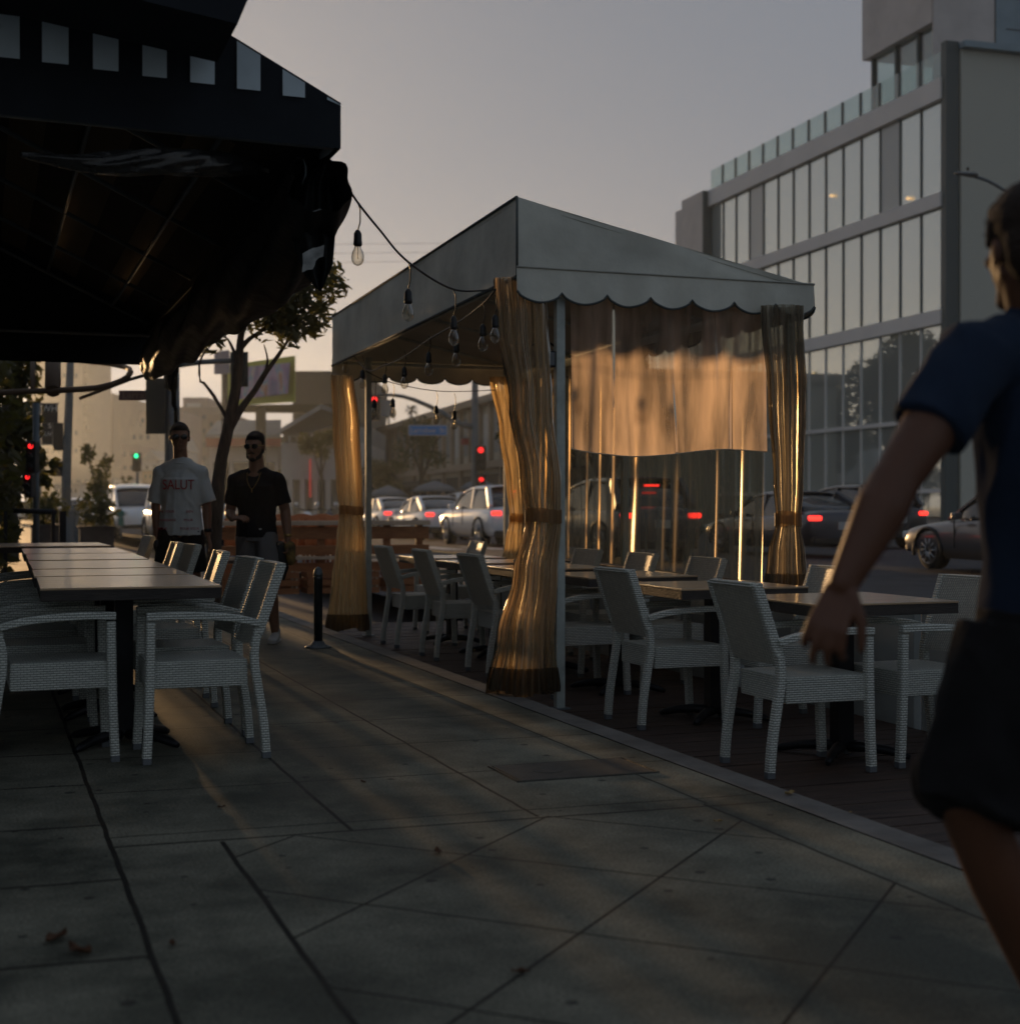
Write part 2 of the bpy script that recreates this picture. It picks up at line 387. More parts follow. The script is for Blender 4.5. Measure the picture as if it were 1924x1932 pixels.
# utility cover set in the pavement
e = empty('utility_cover', (2.44, 5.93, .0), label='rectangular grey utility cover set flush in the pavement beside the deck', cat='cover')
mat('cover', (.085, .082, .07), .55, metal=.2, var=.3, vs=9, bump=.5, bs=90)
g = B(); g.box((0, 0, .003), (.62, .36, .008), bev=.002); g.make('plate', 'cover', e)
g = B()
for s_ in (-1, 1): g.box((0, s_*.186, .002), (.66, .008, .01)); g.box((s_*.323, 0, .002), (.008, .364, .01))
g.make('rim', 'cover', e)
g = B(); g.lathe((-.12, 0, .0068), [(.0, 0), (.06, .001), (.065, .003), (.07, .001), (.071, 0)], 24); g.make('ring', 'cover', e)
# leaves and litter
mat('dry_leaf', (.10, .045, .02), .8, var=.4); mat('pale_leaf', (.35, .24, .10), .8, var=.3)
LV = [(685, 1478, 'small dark curled leaf on the pavement right of the white chairs', .018), (417, 1525, 'small brown dry leaf on the pavement in front of the near table', .016), (826, 1611, 'long dark seed pod lying inside the diamond scored pavement', .03),
      (982, 1838, 'curled brown leaf lying on a diagonal joint near the bottom of the picture', .024), (105, 1775, 'long brown leaf on the dark slabs at the left edge', .045), (150, 1800, 'second long brown leaf, just right of the longest leaf on the dark slabs', .045),
      (1490, 1500, 'pale yellow crumpled leaf on the kerb in front of the deck', .03), (325, 1785, 'faint brown leaf between the dark slabs and the long joint', .02), (1355, 1552, 'tiny orange leaf near the corner where the scored joints meet', .018), (1605, 1535, 'tiny white paper scrap on the outer edge of the kerb', .012)]
for i, (px, py, lb, s_) in enumerate(LV):
    p = gp(px, py, .004); g = B()
    def lf(u, v):
        a = (u-.5)*2; wd = math.sin(v*math.pi)**.7*.45*s_
        return (a*wd, (v-.5)*s_*2, .002+abs(a)*s_*.25*(1+.6*math.sin(v*9+i))+s_*.15*(v-.5)**2*4)
    g.grid(lf, 4, 8); o = g.make('leaf' if i != 9 else 'paper_scrap', 'pale_leaf' if i in (6, 8, 9) else 'dry_leaf', smooth=True, label=lb, cat='leaf' if i != 9 else 'litter')
    o.location = p; o.rotation_euler = (0, 0, i*1.3+.4)
    sm = o.modifiers.new('s', 'SOLIDIFY'); sm.thickness = .001

# ================= BOLLARD =================
p = gp(600, 1222); e = empty('bollard', (p.x, p.y, 0), label='dark steel bollard with domed top standing on the pavement', cat='bollard')
g = B(); g.lathe((0, 0, 0), [(.036, .03), (.036, .56), (.038, .565), (.038, .58), (.036, .585)], 24); g.make('post', 'steel', e)
g = B(); g.lathe((0, 0, 0), [(.0385, .585), (.0385, .61), (.034, .635), (.022, .655), (.008, .664), (.001, .666)], 24); g.make('cap', 'galvanized', e)
g = B(); g.lathe((0, 0, 0), [(.11, 0), (.112, .006), (.10, .014), (.062, .026), (.05, .05), (.038, .055)], 28); g.make('base_flange', 'galvanized', e)
g = B()
for k in range(4):
    g = B(); g.lathe((math.cos(k*1.57+.7)*.085, math.sin(k*1.57+.7)*.085, .014), [(.009, 0), (.009, .008), (.004, .011)], 8); g.make('bolt', 'steel', e)

# ================= CHAIR =================
def wrap(n0): return lambda i: 1.0+.022*math.cos(i*math.pi)
def pathpts(ctrl, step):
    out = []
    P = [Vector(c) for c in ctrl]
    # catmull-rom sampling
    for i in range(len(P)-1):
        p0 = P[max(i-1, 0)]; p1 = P[i]; p2 = P[i+1]; p3 = P[min(i+2, len(P)-1)]
        n_ = max(1, int((p2-p1).length/step))
        for k in range(n_):
            t = k/n_; out.append(.5*((2*p1)+(-p0+p2)*t+(2*p0-5*p1+4*p2-p3)*t*t+(-p0+3*p1-3*p2+p3)*t**3))
    out.append(P[-1]); return out
def chair():
    """seat faces +x, back at x=0, centred on y; built to 0.89 m"""
    e = empty('armchair', label='', cat='chair')
    g = B(); g.box((.262, 0, .398), (.45, .44, .125), bev=.012); g.make('seat', 'weave', e, uv=True)
    # backrest panel leaning out, softly cupped
    def bp(u, v):
        z = .515+.378*v; x = .026-.125*v; y = (u-.5)*.41; return Vector((x-.003*math.sin(u*math.pi), y, z))
    g = B()
    f = g.grid(bp, 10, 12); b2 = g.grid(lambda u, v: bp(u, v)+Vector((-.034, 0, .004)), 10, 12)
    for j in range(12):
        for i_ in (0, 10): g.b.faces.new((f[j][i_], f[j+1][i_], b2[j+1][i_], b2[j][i_]))
    for i_ in range(10):
        for j in (0, 12): g.b.faces.new((f[j][i_], f[j][i_+1], b2[j][i_+1], b2[j][i_]))
    g.make('backrest', 'weave_panel', e, uv=True, smooth=False)
    for s_ in (-1, 1):
        y = s_*.222
        # rear upright: leg, then the wrapped side of the back
        pts = pathpts([(-.045, y, .03), (-.034, y, .16), (-.008, y, .33), (.008, y, .44), (.004, y, .54), (-.036, y, .66), (-.077, y, .78), (-.115, y, .893)], .0105)
        g = B(); g.tube(pts, 1, sq=(.038, .046), mod=wrap(0)); lg = g.make('leg', 'weave_wrap', e, uv=True)
        g = B(); g.box((-.046, y, .015), (.04, .036, .03), bev=.003); g.make('foot_cap', 'grey_plastic', lg)
        g = B(); g.tube(pathpts([(.492, y, .03), (.480, y, .3), (.474, y, .64)], .0105), 1, sq=(.040, .042), mod=wrap(0))
        lg = g.make('leg', 'weave_wrap', e, uv=True)
        g = B(); g.box((.492, y, .015), (.038, .04, .03), bev=.003); g.make('foot_cap', 'grey_plastic', lg)
        g = B(); g.tube(pathpts([(-.012, s_*.236, .622), (.10, s_*.24, .650), (.25, s_*.24, .664), (.38, s_*.238, .668), (.492, s_*.228, .664)], .0105), 1, sq=(.042, .034), mod=wrap(0))
        g.make('armrest', 'weave_wrap', e, uv=True)
    g = B(); g.tube(pathpts([(-.117, -.205, .888), (-.118, 0, .890), (-.117, .205, .888)], .0105), 1, sq=(.044, .020), mod=wrap(0)); g.make('top_rail', 'weave_wrap', e, uv=True)
    return e
ch0 = chair(); used = [0]
tree_ch = {}
for c in bpy.data.objects:
    if c.parent: tree_ch.setdefault(c.parent, []).append(c)
def place_chair(x, y, z, rot, label, group):
    if not used[0]:
        used[0] = 1; o = ch0; o.location = (x, y, z); o.rotation_euler = (0, 0, rot); o['label'] = label; o['group'] = group; return o
    return dup(ch0, (x, y, z), rot, label, group, tree=tree_ch)
PI = math.pi
DZ = -.088
gl = 'white wicker chairs around the tables under the black awning'
gd = 'white wicker chairs on the timber deck'
# right side of the left tables, faces -X
RS = [(1.185, 6.93, 'nearest white wicker armchair on the right of the awning table row'), (1.20, 7.62, 'second white wicker chair right of the awning tables, close behind the nearest'), (1.22, 8.72, 'third white wicker chair from the front on the right of the awning tables'),
      (1.27, 10.35, 'fourth white wicker chair on the right of the awning tables, nearer of a close pair'), (1.24, 10.98, 'fifth white wicker chair on the right of the awning tables, farther of a close pair'), (1.30, 13.45, 'last white wicker chair right of the awning tables, beside the pale-shirted man')]
for i, (x, y, lb) in enumerate(RS): place_chair(x, y, 0, PI+rad([0, 3, -2, 2, -1, 3][i]), lb, gl)
LS = [(.07, 7.05, 'nearest white wicker armchair at the left edge, cut by the picture'), (.05, 7.95, 'second white wicker chair at the left edge, behind the nearest one'), (.04, 8.85, 'third white wicker chair at the left edge of the awning tables'), (.05, 9.9, 'fourth white wicker chair at the left edge of the awning tables'), (.05, 11.2, 'farthest white wicker chair at the left edge of the awning tables')]
for i, (x, y, lb) in enumerate(LS): place_chair(x, y, 0, rad([1, -2, 2, 0, 1][i]), lb, gl)
# deck, sidewalk side, facing +X
DS = [(3.44, 6.09, 'near white wicker chair on the deck, back to the pavement, behind the hand'), (3.50, 7.62, 'second white wicker chair on the deck, just right of the near tent post'), (3.52, 9.02, 'white wicker chair seen beside the near tent post, mostly behind the tied curtain'),
      (3.52, 10.3, 'white wicker chair on the deck partly covered by the near tied curtain'), (3.50, 11.5, 'middle white wicker chair of three seen inside the tent opening'), (3.48, 12.65, 'farthest white wicker chair in the tent opening, back to the pavement')]
for i, (x, y, lb) in enumerate(DS): place_chair(x, y, DZ, rad([-1, 1, 3, 2, -1, 1][i]), lb, gd)
OS = [(4.60, 6.14, 'white wicker chair facing the pavement, partly behind the man passing at right'), (4.60, 7.44, 'white wicker chair facing the pavement, its back just left of the walking man'), (4.60, 9.0, 'white wicker chair facing the pavement, right of two at the foot of the street curtain'),
      (4.60, 10.05, 'white wicker chair facing the pavement, left of two at the foot of the street curtain'), (4.60, 11.1, 'white wicker chair facing the pavement just beside the near tent post'), (4.60, 13.95, 'farthest white wicker chair on the deck, facing the pavement near the far curtain')]
for i, (x, y, lb) in enumerate(OS): place_chair(x, y, DZ, PI+rad([2, -2, 1, 0, 2, -1][i]), lb, gd)

# ================= TABLES =================
def table(name, w_, d_, h, lab, grp):
    e = empty(name, label=lab, cat='table', group=grp)
    g = B(); g.box((0, 0, h-.004), (w_, d_, .010), bev=.002)
    tp = g.make('table_top', 'wood_top', e)
    g = B(); g.box((0, 0, h-.0345), (w_-.004, d_-.004, .0505), bev=.003); g.make('edge_band', 'wood_edge', tp)
    g = B(); g.box((0, 0, (h-.06+.05)/2+.0), (.085, .085, h-.11)); g.box((0, 0, h-.0665), (.34, .34, .013)); g.make('column', 'dark_metal', e)
    g = B()
    for k in range(4):
        a = rad(45+90*k); c_, s_ = math.cos(a), math.sin(a)
        g.tube([(c_*.03, s_*.03, .05), (c_*.12, s_*.12, .052), (c_*.22, s_*.22, .042), (c_*.30, s_*.30, .024), (c_*.335, s_*.335, .012)], [.03, .028, .024, .021, .012], 8)
    g.make('base', 'dark_metal', e); return e
gt = 'dark edged wooden tables under the black awning'
lt = [(.65, 7.36, .80, 1.12, 'nearest wooden table under the awning, its dark edge towards the camera', 1.0), (.66, 8.42, .80, .86, 'second wooden table from the front of the awning row', 1), (.68, 9.6, .80, 1.3, 'third wooden table from the front of the awning row', .5),
      (.70, 11.1, .80, 1.35, 'fourth wooden table of the awning row, a broad pale strip', .8), (.71, 12.62, .80, 1.5, 'fifth wooden table of the awning row, pushed against the fourth', .8), (.62, 14.75, 1.0, 1.3, 'farthest wooden table of the awning row, standing out to the left', -1)]
for x, y, a, b_, lb, r in lt:
    t = table('dining_table', a, b_, .795, lb, gt); t.location = (x, y, 0); t.rotation_euler = (0, 0, rad(-r))
gt2 = 'wooden tables in a row on the timber deck'
rt_ = [(6.30, 'nearest wooden table on the deck, its corner reaching behind the walking man'), (7.66, 'second wooden table on the deck from the front, behind the nearest'), (9.05, 'third wooden table on the deck, just right of the near tent post'), (10.35, 'fourth wooden table on the deck, beside the tied near curtain'), (11.55, 'fifth wooden table on the deck, seen inside the tent opening'), (12.75, 'sixth and last wooden table on the deck, at the far tent post')]
for i, (y, lb) in enumerate(rt_):
    t = table('dining_table', .80, .80, .79, lb, gt2); t.location = (4.05, y, DZ); t.rotation_euler = (0, 0, rad([1, -1, 2, 0, 1, -1][i]))
# barrier boards along the street side of the deck
for i in range(6):
    y0 = 2.9+i*2.03
    e = empty('barrier_panel', (4.985, y0+1, DZ-.03), label=['pale barrier board at the deck edge, nearest the camera', 'pale barrier board at the deck edge behind the walking man', 'pale barrier board at the deck edge behind the nearest table', 'pale barrier board under the near half of the street curtain', 'pale barrier board under the far half of the street curtain', 'pale barrier board at the far end of the deck'][i], cat='barrier', group='pale boards closing the deck off from the street')
    g = B(); g.box((0, 0, .35), (.05, 1.96, .70), bev=.006); g.make('panel', 'barrier_panel', e)
    g = B(); g.box((0, 0, .715), (.09, 1.99, .028), bev=.004); g.make('cap_rail', 'white_metal', e)
# ================= TENT =================
X0, X1, Y0, Y1 = 3.05, 5.10, 8.30, 14.15
def sk(y): return (y-Y0)*.035       # the frame is turned a little off the street line
tent = empty('canopy_tent', (3.3, Y0, 0), label='white canvas lean-to canopy with scalloped valance over the timber deck', cat='canopy')
tl = Vector(tent.location)
def tmake(g, name, mt, **k):
    o = g.make(name, mt, **k); o.parent = tent; o.matrix_parent_inverse = Matrix.Translation(-tl); return o
ZT, ZE, ZB = 3.04, 2.61, 2.555       # ridge, eave, lower edge of the tall side
def pt(x, y, z): return (x+sk(y), y, z)
# tall fascia
g = B(); 
g.grid(lambda u, v: pt(X0+.012*math.sin(u*19)*math.sin(v*math.pi), Y0+(Y1-Y0)*u, ZB+(ZT-ZB)*v), 40, 6)
tmake(g, 'fascia', 'canvas', smooth=True)
g = B(); g.tube([pt(X0-.004, Y0, ZB), pt(X0-.004, Y1, ZB)], .012); g.tube([pt(X0-.002, Y0, ZT), pt(X0-.002, Y1, ZT)], .009); g.tube([pt(X0, Y0, ZB), pt(X0, Y0, ZT)], .008)
tmake(g, 'piping', 'binding')
# sloping roof, two gable ends, far valance
def roof(u, v):
    s_ = -.025*math.sin(v*math.pi)*abs(math.sin(u*math.pi*4))
    return pt(X0+(X1-X0)*v, Y0+(Y1-Y0)*u, ZT+(ZE-ZT)*v+s_)
g = B(); g.grid(roof, 48, 10); tmake(g, 'roof', 'canvas', smooth=True)
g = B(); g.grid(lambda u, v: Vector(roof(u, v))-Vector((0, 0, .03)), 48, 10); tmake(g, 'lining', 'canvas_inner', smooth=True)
for nm, y in (('gable_panel', Y0), ('gable_panel', Y1)):
    g = B(); g.grid(lambda u, v: pt(X0+(X1-X0)*u, y+.006*math.sin(u*14+v*5), ZE-.0+(ZT-ZE)*(1-u)*v), 24, 5); tmake(g, nm, 'canvas', smooth=True)
def valance(a, b_, n_sc, z_top, sag, outn, name):
    """scalloped strip from a to b"""
    a, b_ = Vector(a), Vector(b_); g = B(); N = n_sc*14
    def bot(u):
        q = (u*n_sc) % 1; return .205-.062*(1-abs(math.sin(q*math.pi))**.55)
    rip = lambda u, v: outn*(.012*math.sin(u*n_sc*math.pi*2+1)+.008*math.sin(u*31))*v
    g.grid(lambda u, v: a.lerp(b_, u)+Vector((0, 0, z_top-bot(u)*v))+rip(u, v), N, 5)
    o = tmake(g, name, 'canvas', smooth=True)
    g = B(); g.tube([a.lerp(b_, i/N)+Vector((0, 0, z_top-bot(i/N)))+rip(i/N, 1) for i in range(N+1)], .0075, 6)
    e2 = g.make('edge_binding', 'binding'); e2.parent = o
    g = B(); g.tube([a.lerp(b_, i/20)+Vector((0, 0, z_top+.004))+outn*.004 for i in range(21)], .006, 6)
    e2 = g.make('seam', 'canvas_inner'); e2.parent = o
    return o
valance(pt(X0-.01, Y0-.02, 0), pt(X1+.01, Y0-.02, 0), 7, ZE+.0, 0, Vector((0, -1, 0)), 'valance')
valance(pt(X1+.02, Y0, 0), pt(X1+.02, Y1, 0), 17, ZE, 0, Vector((1, 0, 0)), 'valance')
valance(pt(X0, Y1+.02, 0), pt(X1, Y1+.02, 0), 7, ZE, 0, Vector((0, 1, 0)), 'valance')
# frame: posts, rails, rafters
PX0, PX1 = 3.345, 4.99
posts = [(PX0, Y0+.05), (PX0-.03, Y1-.45), (PX1, Y0+.1), (PX1-.14, Y1-.1), (PX1, (Y0+Y1)/2)]
for i, (x, y) in enumerate(posts):
    g = B(); zb = DZ if i < 2 else DZ
    g.box((x+sk(y), y, (2.6+zb)/2), (.055, .055, 2.6-zb), bev=.003); o = tmake(g, 'post', 'white_metal')
    g = B(); g.box((x+sk(y), y, zb+.004), (.11, .11, .008)); q = g.make('base_plate', 'galvanized'); q.parent = o
g = B()
for y in (Y0+.05, Y1-.08): g.tube([pt(X0+.05, y, ZE-.03), pt(X1-.03, y, ZE-.03)], .018, 8)
for k in range(5):
    y = Y0+.1+k*(Y1-Y0-.2)/4
    g.tube([pt(X0+.04, y, ZT-.06), pt(X1-.04, y, ZE-.05)], .015, 8)
g.tube([pt(X0+.05, Y0, ZB+.02), pt(X0+.05, Y1, ZB+.02)], .02, 8); g.tube([pt(X1-.03, Y0, ZE-.03), pt(X1-.03, Y1, ZE-.03)], .018, 8)
tmake(g, 'roof_frame', 'white_metal')

# ---- tied curtains ----
def bundle(name, c, levels, lab, npl=17, seed=0, mt='vinyl', tiez=None, lean=(0, 0), dep=.55):
    """levels: (z, halfwidth, shift across) bottom to top; across is the camera's right"""
    e = empty(name, c, label=lab, cat='curtain', group='clear plastic curtains tied to the tent posts')
    R = random.Random(seed); ph = [R.uniform(0, 6.28) for _ in range(6)]
    zs = [l_[0] for l_ in levels]
    def prof(z):
        for i in range(len(levels)-1):
            if z <= levels[i+1][0]:
                t = (z-levels[i][0])/(levels[i+1][0]-levels[i][0]); t = t*t*(3-2*t)
                return [levels[i][k]*(1-t)+levels[i+1][k]*t for k in (1, 2)]
        return levels[-1][1:]
    rgt = Vector((CS, -SN, 0)); fwd = Vector((SN, CS, 0))
    def f(u, v):
        z = zs[0]+(zs[-1]-zs[0])*v; hw, sh = prof(z); a = u*2*math.pi
        q_ = npl*a+2.2*math.sin(2*a+ph[5])+1.3*math.sin(z*1.1+ph[0]+a)+ph[1]; pl = .97+.20*(1-2*abs(math.sin(q_/2))**.7)*(.5+.5*math.sin(3*a+ph[2])**2)+.05*math.sin((npl*2+3)*a+ph[2]+z)+.09*math.sin(4*a+ph[3]+z*1.4)
        rr = hw*pl
        q = rgt*(math.cos(a)*rr+sh)+fwd*(math.sin(a)*rr*dep)
        return Vector((q.x, q.y, z+(.02*math.sin(a*3+ph[4]) if v == 0 else 0)))
    g = B(); g.grid(f, 260, 46, closeu=True); g.make('drape', mt, e, smooth=True)
    # open outer fold of the sheet
    if tiez:
        hw, sh = prof(tiez)
        g = B()
        ring = [rgt*(math.cos(a)*(hw*1.16)+sh)+fwd*(math.sin(a)*hw*dep*1.3)+Vector((0, 0, tiez)) for a in [k*math.pi/16 for k in range(32)]]
        g.grid(lambda u, v: ring[round(u*32) % 32]+Vector((0, 0, (v-.5)*.085+.01*math.sin(u*12)+.02*u)), 32, 2); g.make('tie_strap', 'strap', e, smooth=True)
    hwb, shb = prof(zs[0])
    g = B(); g.grid(lambda u, v: Vector(f(u, v*.06))*1.0+((Vector(f(u, v*.06))-Vector((0, 0, Vector(f(u, v*.06)).z))).normalized()*.004), 260, 4, closeu=True); g.make('hem', 'hem_dark', e, smooth=True)
    return e
vinyl('strap', clear=.25, trans=(.5, .33, .18), tint=(.8, .7, .5), streak=30)
vinyl('hem_dark', clear=.5, trans=(.30, .24, .16), tint=(.45, .42, .36), streak=30)
b1 = at(985, 1305, 8.95)
bundle('tied_curtain', (b1.x, b1.y, 0), [(.02, .185, .0), (.35, .15, .02), (.75, .118, .075), (1.09, .098, .13), (1.30, .115, .115), (1.8, .125, .05), (2.3, .15, .0), (2.56, .15, -.02)], 'large clear curtain tied at the near tent post by the pavement', 19, 1, tiez=1.09)
b2 = at(655, 1195, 14.0)
bundle('tied_curtain', (b2.x, b2.y, 0), [(-.02, .18, .0), (.4, .15, .015), (.8, .125, .03), (1.11, .105, .04), (1.4, .115, .02), (1.9, .12, -.01), (2.42, .105, -.05)], 'clear curtain with painted sun glow tied at the far left tent post beside the bollard', 13, 2, tiez=1.11, mt='vinyl_sunlit')
b3 = at(1478, 1090, 9.35)
bundle('tied_curtain', (b3.x, b3.y, 0), [(.62, .13, .02), (.85, .11, .02), (1.07, .075, .03), (1.3, .09, .03), (1.9, .115, .02), (2.45, .125, -.01)], 'clear curtain tied at the right front tent post next to the parked cars', 13, 3, tiez=1.07, mt='vinyl_shaded')
b4 = at(962, 1060, 14.5)
bundle('tied_curtain', (b4.x, b4.y, 0), [(.45, .13, -.01), (.8, .10, .06), (1.05, .085, .09), (1.4, .10, .07), (1.9, .12, .02), (2.45, .14, -.06)], 'clear curtain with painted sun glow tied at the far street-side tent post', 11, 4, tiez=1.03, mt='vinyl_sunlit')
# right front post also carries a stained strip seen through the plastic
# ---- hanging sheets ----
def sheet3(name, fn, nu, nv, lab, grp='flat clear plastic sheets hung in the tent', hem=None, mt='vinyl_sheet'):
    e = empty(name, fn(.5, 0), label=lab, cat='curtain', group=grp); l0 = Vector(e.location)
    g = B(); g.grid(lambda u, v: Vector(fn(u, v))-l0, nu, nv); g.make('sheet', mt, e, smooth=True)
    if hem:
        g = B(); g.tube([Vector(fn(i/40, 0))-l0 for i in range(41)], hem[0], 6); g.make('hem', hem[1], e)
    return e
mat('hem_line', (.5, .42, .3), .5)
def nearf(u, v):
    x = 3.42+1.36*u; z = 1.52+.93*v-.035*math.sin(u*5.5)*(1-v)-.03*u*(1-v)
    return Vector((x+sk(Y0), Y0+.035+.028*math.sin(u*23+v*2)*(1-.3*v)+.02*math.sin(u*9-v*3)+.010*math.sin(u*61), z))
sheet3('hanging_sheet', nearf, 120, 26, 'short clear sheet hanging from the near valance, lit orange by the low sun', hem=(.004, 'hem_line'))
def stf(u, v):
    y = 8.55+5.35*u; z = .66+1.78*v+.05*(1-v)*(u-.5)
    d = .0035*math.sin(u*150+2*math.sin(v*2)+5*math.sin(u*7))+.008*math.sin(u*67+v*1.5+3*math.sin(u*11))+.016*math.sin(u*13+v)
    return Vector((4.93+sk(y)-.06+d*(1-.45*v), y, z))
sheet3('hanging_sheet', stf, 420, 24, 'long wrinkled clear sheet closing the street side of the tent', hem=(.022, 'black_plastic'), mt='vinyl_street')
def farf(u, v):
    x = 3.5+1.2*u
    return Vector((x+sk(Y1), Y1-.05+.02*math.sin(u*30), 2.2+.3*v))
# small speaker-like floodlight under the near valance
p = at(1025, 678, 9.0)
e = empty('floodlight', p, label='small dark floodlight box on a bracket behind the near valance', cat='floodlight')
g = B(); g.box((0, 0, 0), (.13, .10, .10), bev=.01); g.make('housing', 'dark_metal', e)
g = B(); g.box((0, -.053, 0), (.11, .006, .08)); g.make('lens', 'glass_bulb' if 'glass_bulb' in M else 'grey_plastic', e)
g = B(); g.tube([(-.075, 0, -.02), (-.08, 0, .08), (0, 0, .13), (.08, 0, .08), (.075, 0, -.02)], .007, 6); g.tube([(0, 0, .13), (0, 0, .42)], .009, 6); g.make('bracket', 'dark_metal', e)

# ================= STRING LIGHTS =================
m = bpy.data.materials.new('bulb_glass'); m.use_nodes = True; n = m.node_tree.nodes; l = m.node_tree.links; n.clear()
o_ = n.new('ShaderNodeOutputMaterial'); tr = n.new('ShaderNodeBsdfTransparent'); tr.inputs[0].default_value = (.92, .88, .8, 1)
gs = n.new('ShaderNodeBsdfGlossy'); gs.inputs['Roughness'].default_value = .05; lw = n.new('ShaderNodeLayerWeight'); lw.inputs[0].default_value = .45
mxx = n.new('ShaderNodeMixShader'); l.new(lw.outputs['Facing'], mxx.inputs[0]); l.new(tr.outputs[0], mxx.inputs[1]); l.new(gs.outputs[0], mxx.inputs[2]); l.new(mxx.outputs[0], o_.inputs[0]); M['bulb_glass'] = m
def bulb_meshes():
    g = B(); g.lathe((0, 0, 0), [(.006, 0), (.012, -.006), (.019, -.02), (.020, -.055), (.0215, -.06), (.0215, -.072), (.017, -.078)], 14); a = g.make('socket', 'black_plastic')
    g = B(); g.lathe((0, 0, 0), [(.014, -.072), (.017, -.088), (.027, -.108), (.031, -.13), (.028, -.15), (.018, -.166), (.004, -.172)], 16); b_ = g.make('glass', 'bulb_glass')
    g = B(); g.tube([(0, 0, -.075), (.002, 0, -.10), (-.002, 0, -.125), (.003, 0, -.14)], .0022, 5); c = g.make('filament', 'steel')
    return a, b_, c
bs_, bg_, bf_ = bulb_meshes()
first = [1]
def bulb(parent, p, drop=.10, sw_=0, sc=1.0):
    """one dangling lamp: a child of its string"""
    g = B(); g.tube([(0, 0, drop), (.012+sw_, 0, drop*.75), (.012+sw_, 0, drop*.3), (0, 0, -.004)], .0035, 5)
    r = g.make('bulb', 'black_plastic', parent); r.location = p-Vector((0, 0, drop)); r.scale = (sc,)*3
    for src in (bs_, bg_, bf_):
        if first[0] > 3: c = src.copy(); COL.objects.link(c)
        else: c = src; first[0] += 1
        c.parent = r
    return r
def string(name, pts, bulbs, lab, r=.006, sag=.0):
    e = empty(name, pts[0], label=lab, cat='string light', group='strings of clear bulbs'); l0 = Vector(pts[0])
    path = pathpts([Vector(p)-l0 for p in pts], .04)
    g = B(); g.tube(path, r, 6); g.make('cable', 'black_plastic', e)
    for b_ in bulbs:
        p, d = b_[0], b_[1]; bulb(e, Vector(p)-l0, d, b_[2] if len(b_) > 2 else 0)
    return e
A0 = at(622, 306, 6.4); T1 = at(935, 546, 8.75)
P1, P2, P3 = at(675, 382, 6.95), at(770, 494, 7.6), at(856, 546, 8.3)
string('string_light', [A0, at(648, 340, 6.6), P1, at(715, 432, 7.2), P2, P3, T1], [(P1, .13), (P2, .14), (P3, .15)], 'string of clear bulbs swooping from the black awning to the white canopy')
s0 = [at(935, 546, 8.75), at(912, 572, 9.0), at(862, 610, 9.7), at(810, 640, 10.4), at(764, 672, 11.2), at(724, 690, 12.0), at(690, 696, 13.0), at(645, 640, 14.2)]
string('string_light', s0, [(at(934, 556, 8.76), .12), (at(911, 574, 9.0), .12), (at(861, 612, 9.7), .11), (at(809, 632, 10.4), .12), (at(763, 662, 11.2), .12), (at(726, 678, 12.0), .12), (at(684, 672, 13.0), .12), (at(652, 646, 14.1), .13)], 'string of clear bulbs hanging along the pavement edge of the canopy')
string('string_light', [at(690, 700, 12.6), at(740, 722, 12.9), at(830, 738, 13.2), at(935, 736, 13.6)], [(at(706, 714, 12.7), .18), (at(741, 722, 12.9), .14), (at(823, 738, 13.2), .13), (at(857, 742, 13.3), .16)], 'string of clear bulbs across the far end of the canopy', r=.004)
string('string_light', [at(300, 655, 14), at(345, 640, 13), at(372, 612, 12), at(420, 600, 11)], [(at(357, 632, 12.5), .08), (at(378, 618, 12), .07)], 'short string of bulbs under the far corner of the black awning', r=.004)

# ================= BLACK AWNING =================
aw = empty('awning', (0, 6, 2.7), label='large black fabric awning with a row of pale squares, over the left tables', cat='awning'); al = Vector(aw.location)
def amake(g, name, mt, **k):
    o = g.make(name, mt, **k); o.parent = aw; o.matrix_parent_inverse = Matrix.Translation(-al); return o
AX, AY0, AY1 = 1.44, 6.10, 13.4
def fy(x): return AY0-.06*(AX-x)      # front face swings slightly nearer to the left
ZA, ZR = 2.69, 2.885
sl = .478   # roof pitch seen in the front face
pl = (ZR+sl*3.4)
g = B()
N = 20
top = [(AX-3.4*i/N, ZR+sl*1.02*3.4*i/N) for i in range(N+1)]
fv = [g.b.verts.new((x, fy(x), z)) for x, z in top]; fb = [g.b.verts.new((x, fy(x), ZA+.0*(AX-x))) for x, z in top]
for i in range(N): g.b.faces.new((fb[i], fb[i+1], fv[i+1], fv[i]))
amake(g, 'front_panel', 'awning_black')
g = B(); g.grid(lambda u, v: (AX-3.4*v, fy(AX-3.4*v)*(1-u)+AY1*u, ZR+sl*1.02*3.4*v), 10, 6); amake(g, 'roof', 'awning_black')
g = B(); g.grid(lambda u, v: (AX-3.4*v, fy(AX-3.4*v)*(1-u)+AY1*u+.02, ZR-.03+sl*1.0*3.4*v), 10, 6); amake(g, 'lining', 'awning_lining')
g = B(); g.grid(lambda u, v: (AX, AY0*(1-u)+AY1*u, ZA+(ZR-ZA)*v), 10, 2); g.grid(lambda u, v: (AX-3.4*u, AY1, ZA-.26+(ZR-ZA+.33+sl*1.03*3.4*u)*v), 8, 2); amake(g, 'side_valance', 'awning_black')
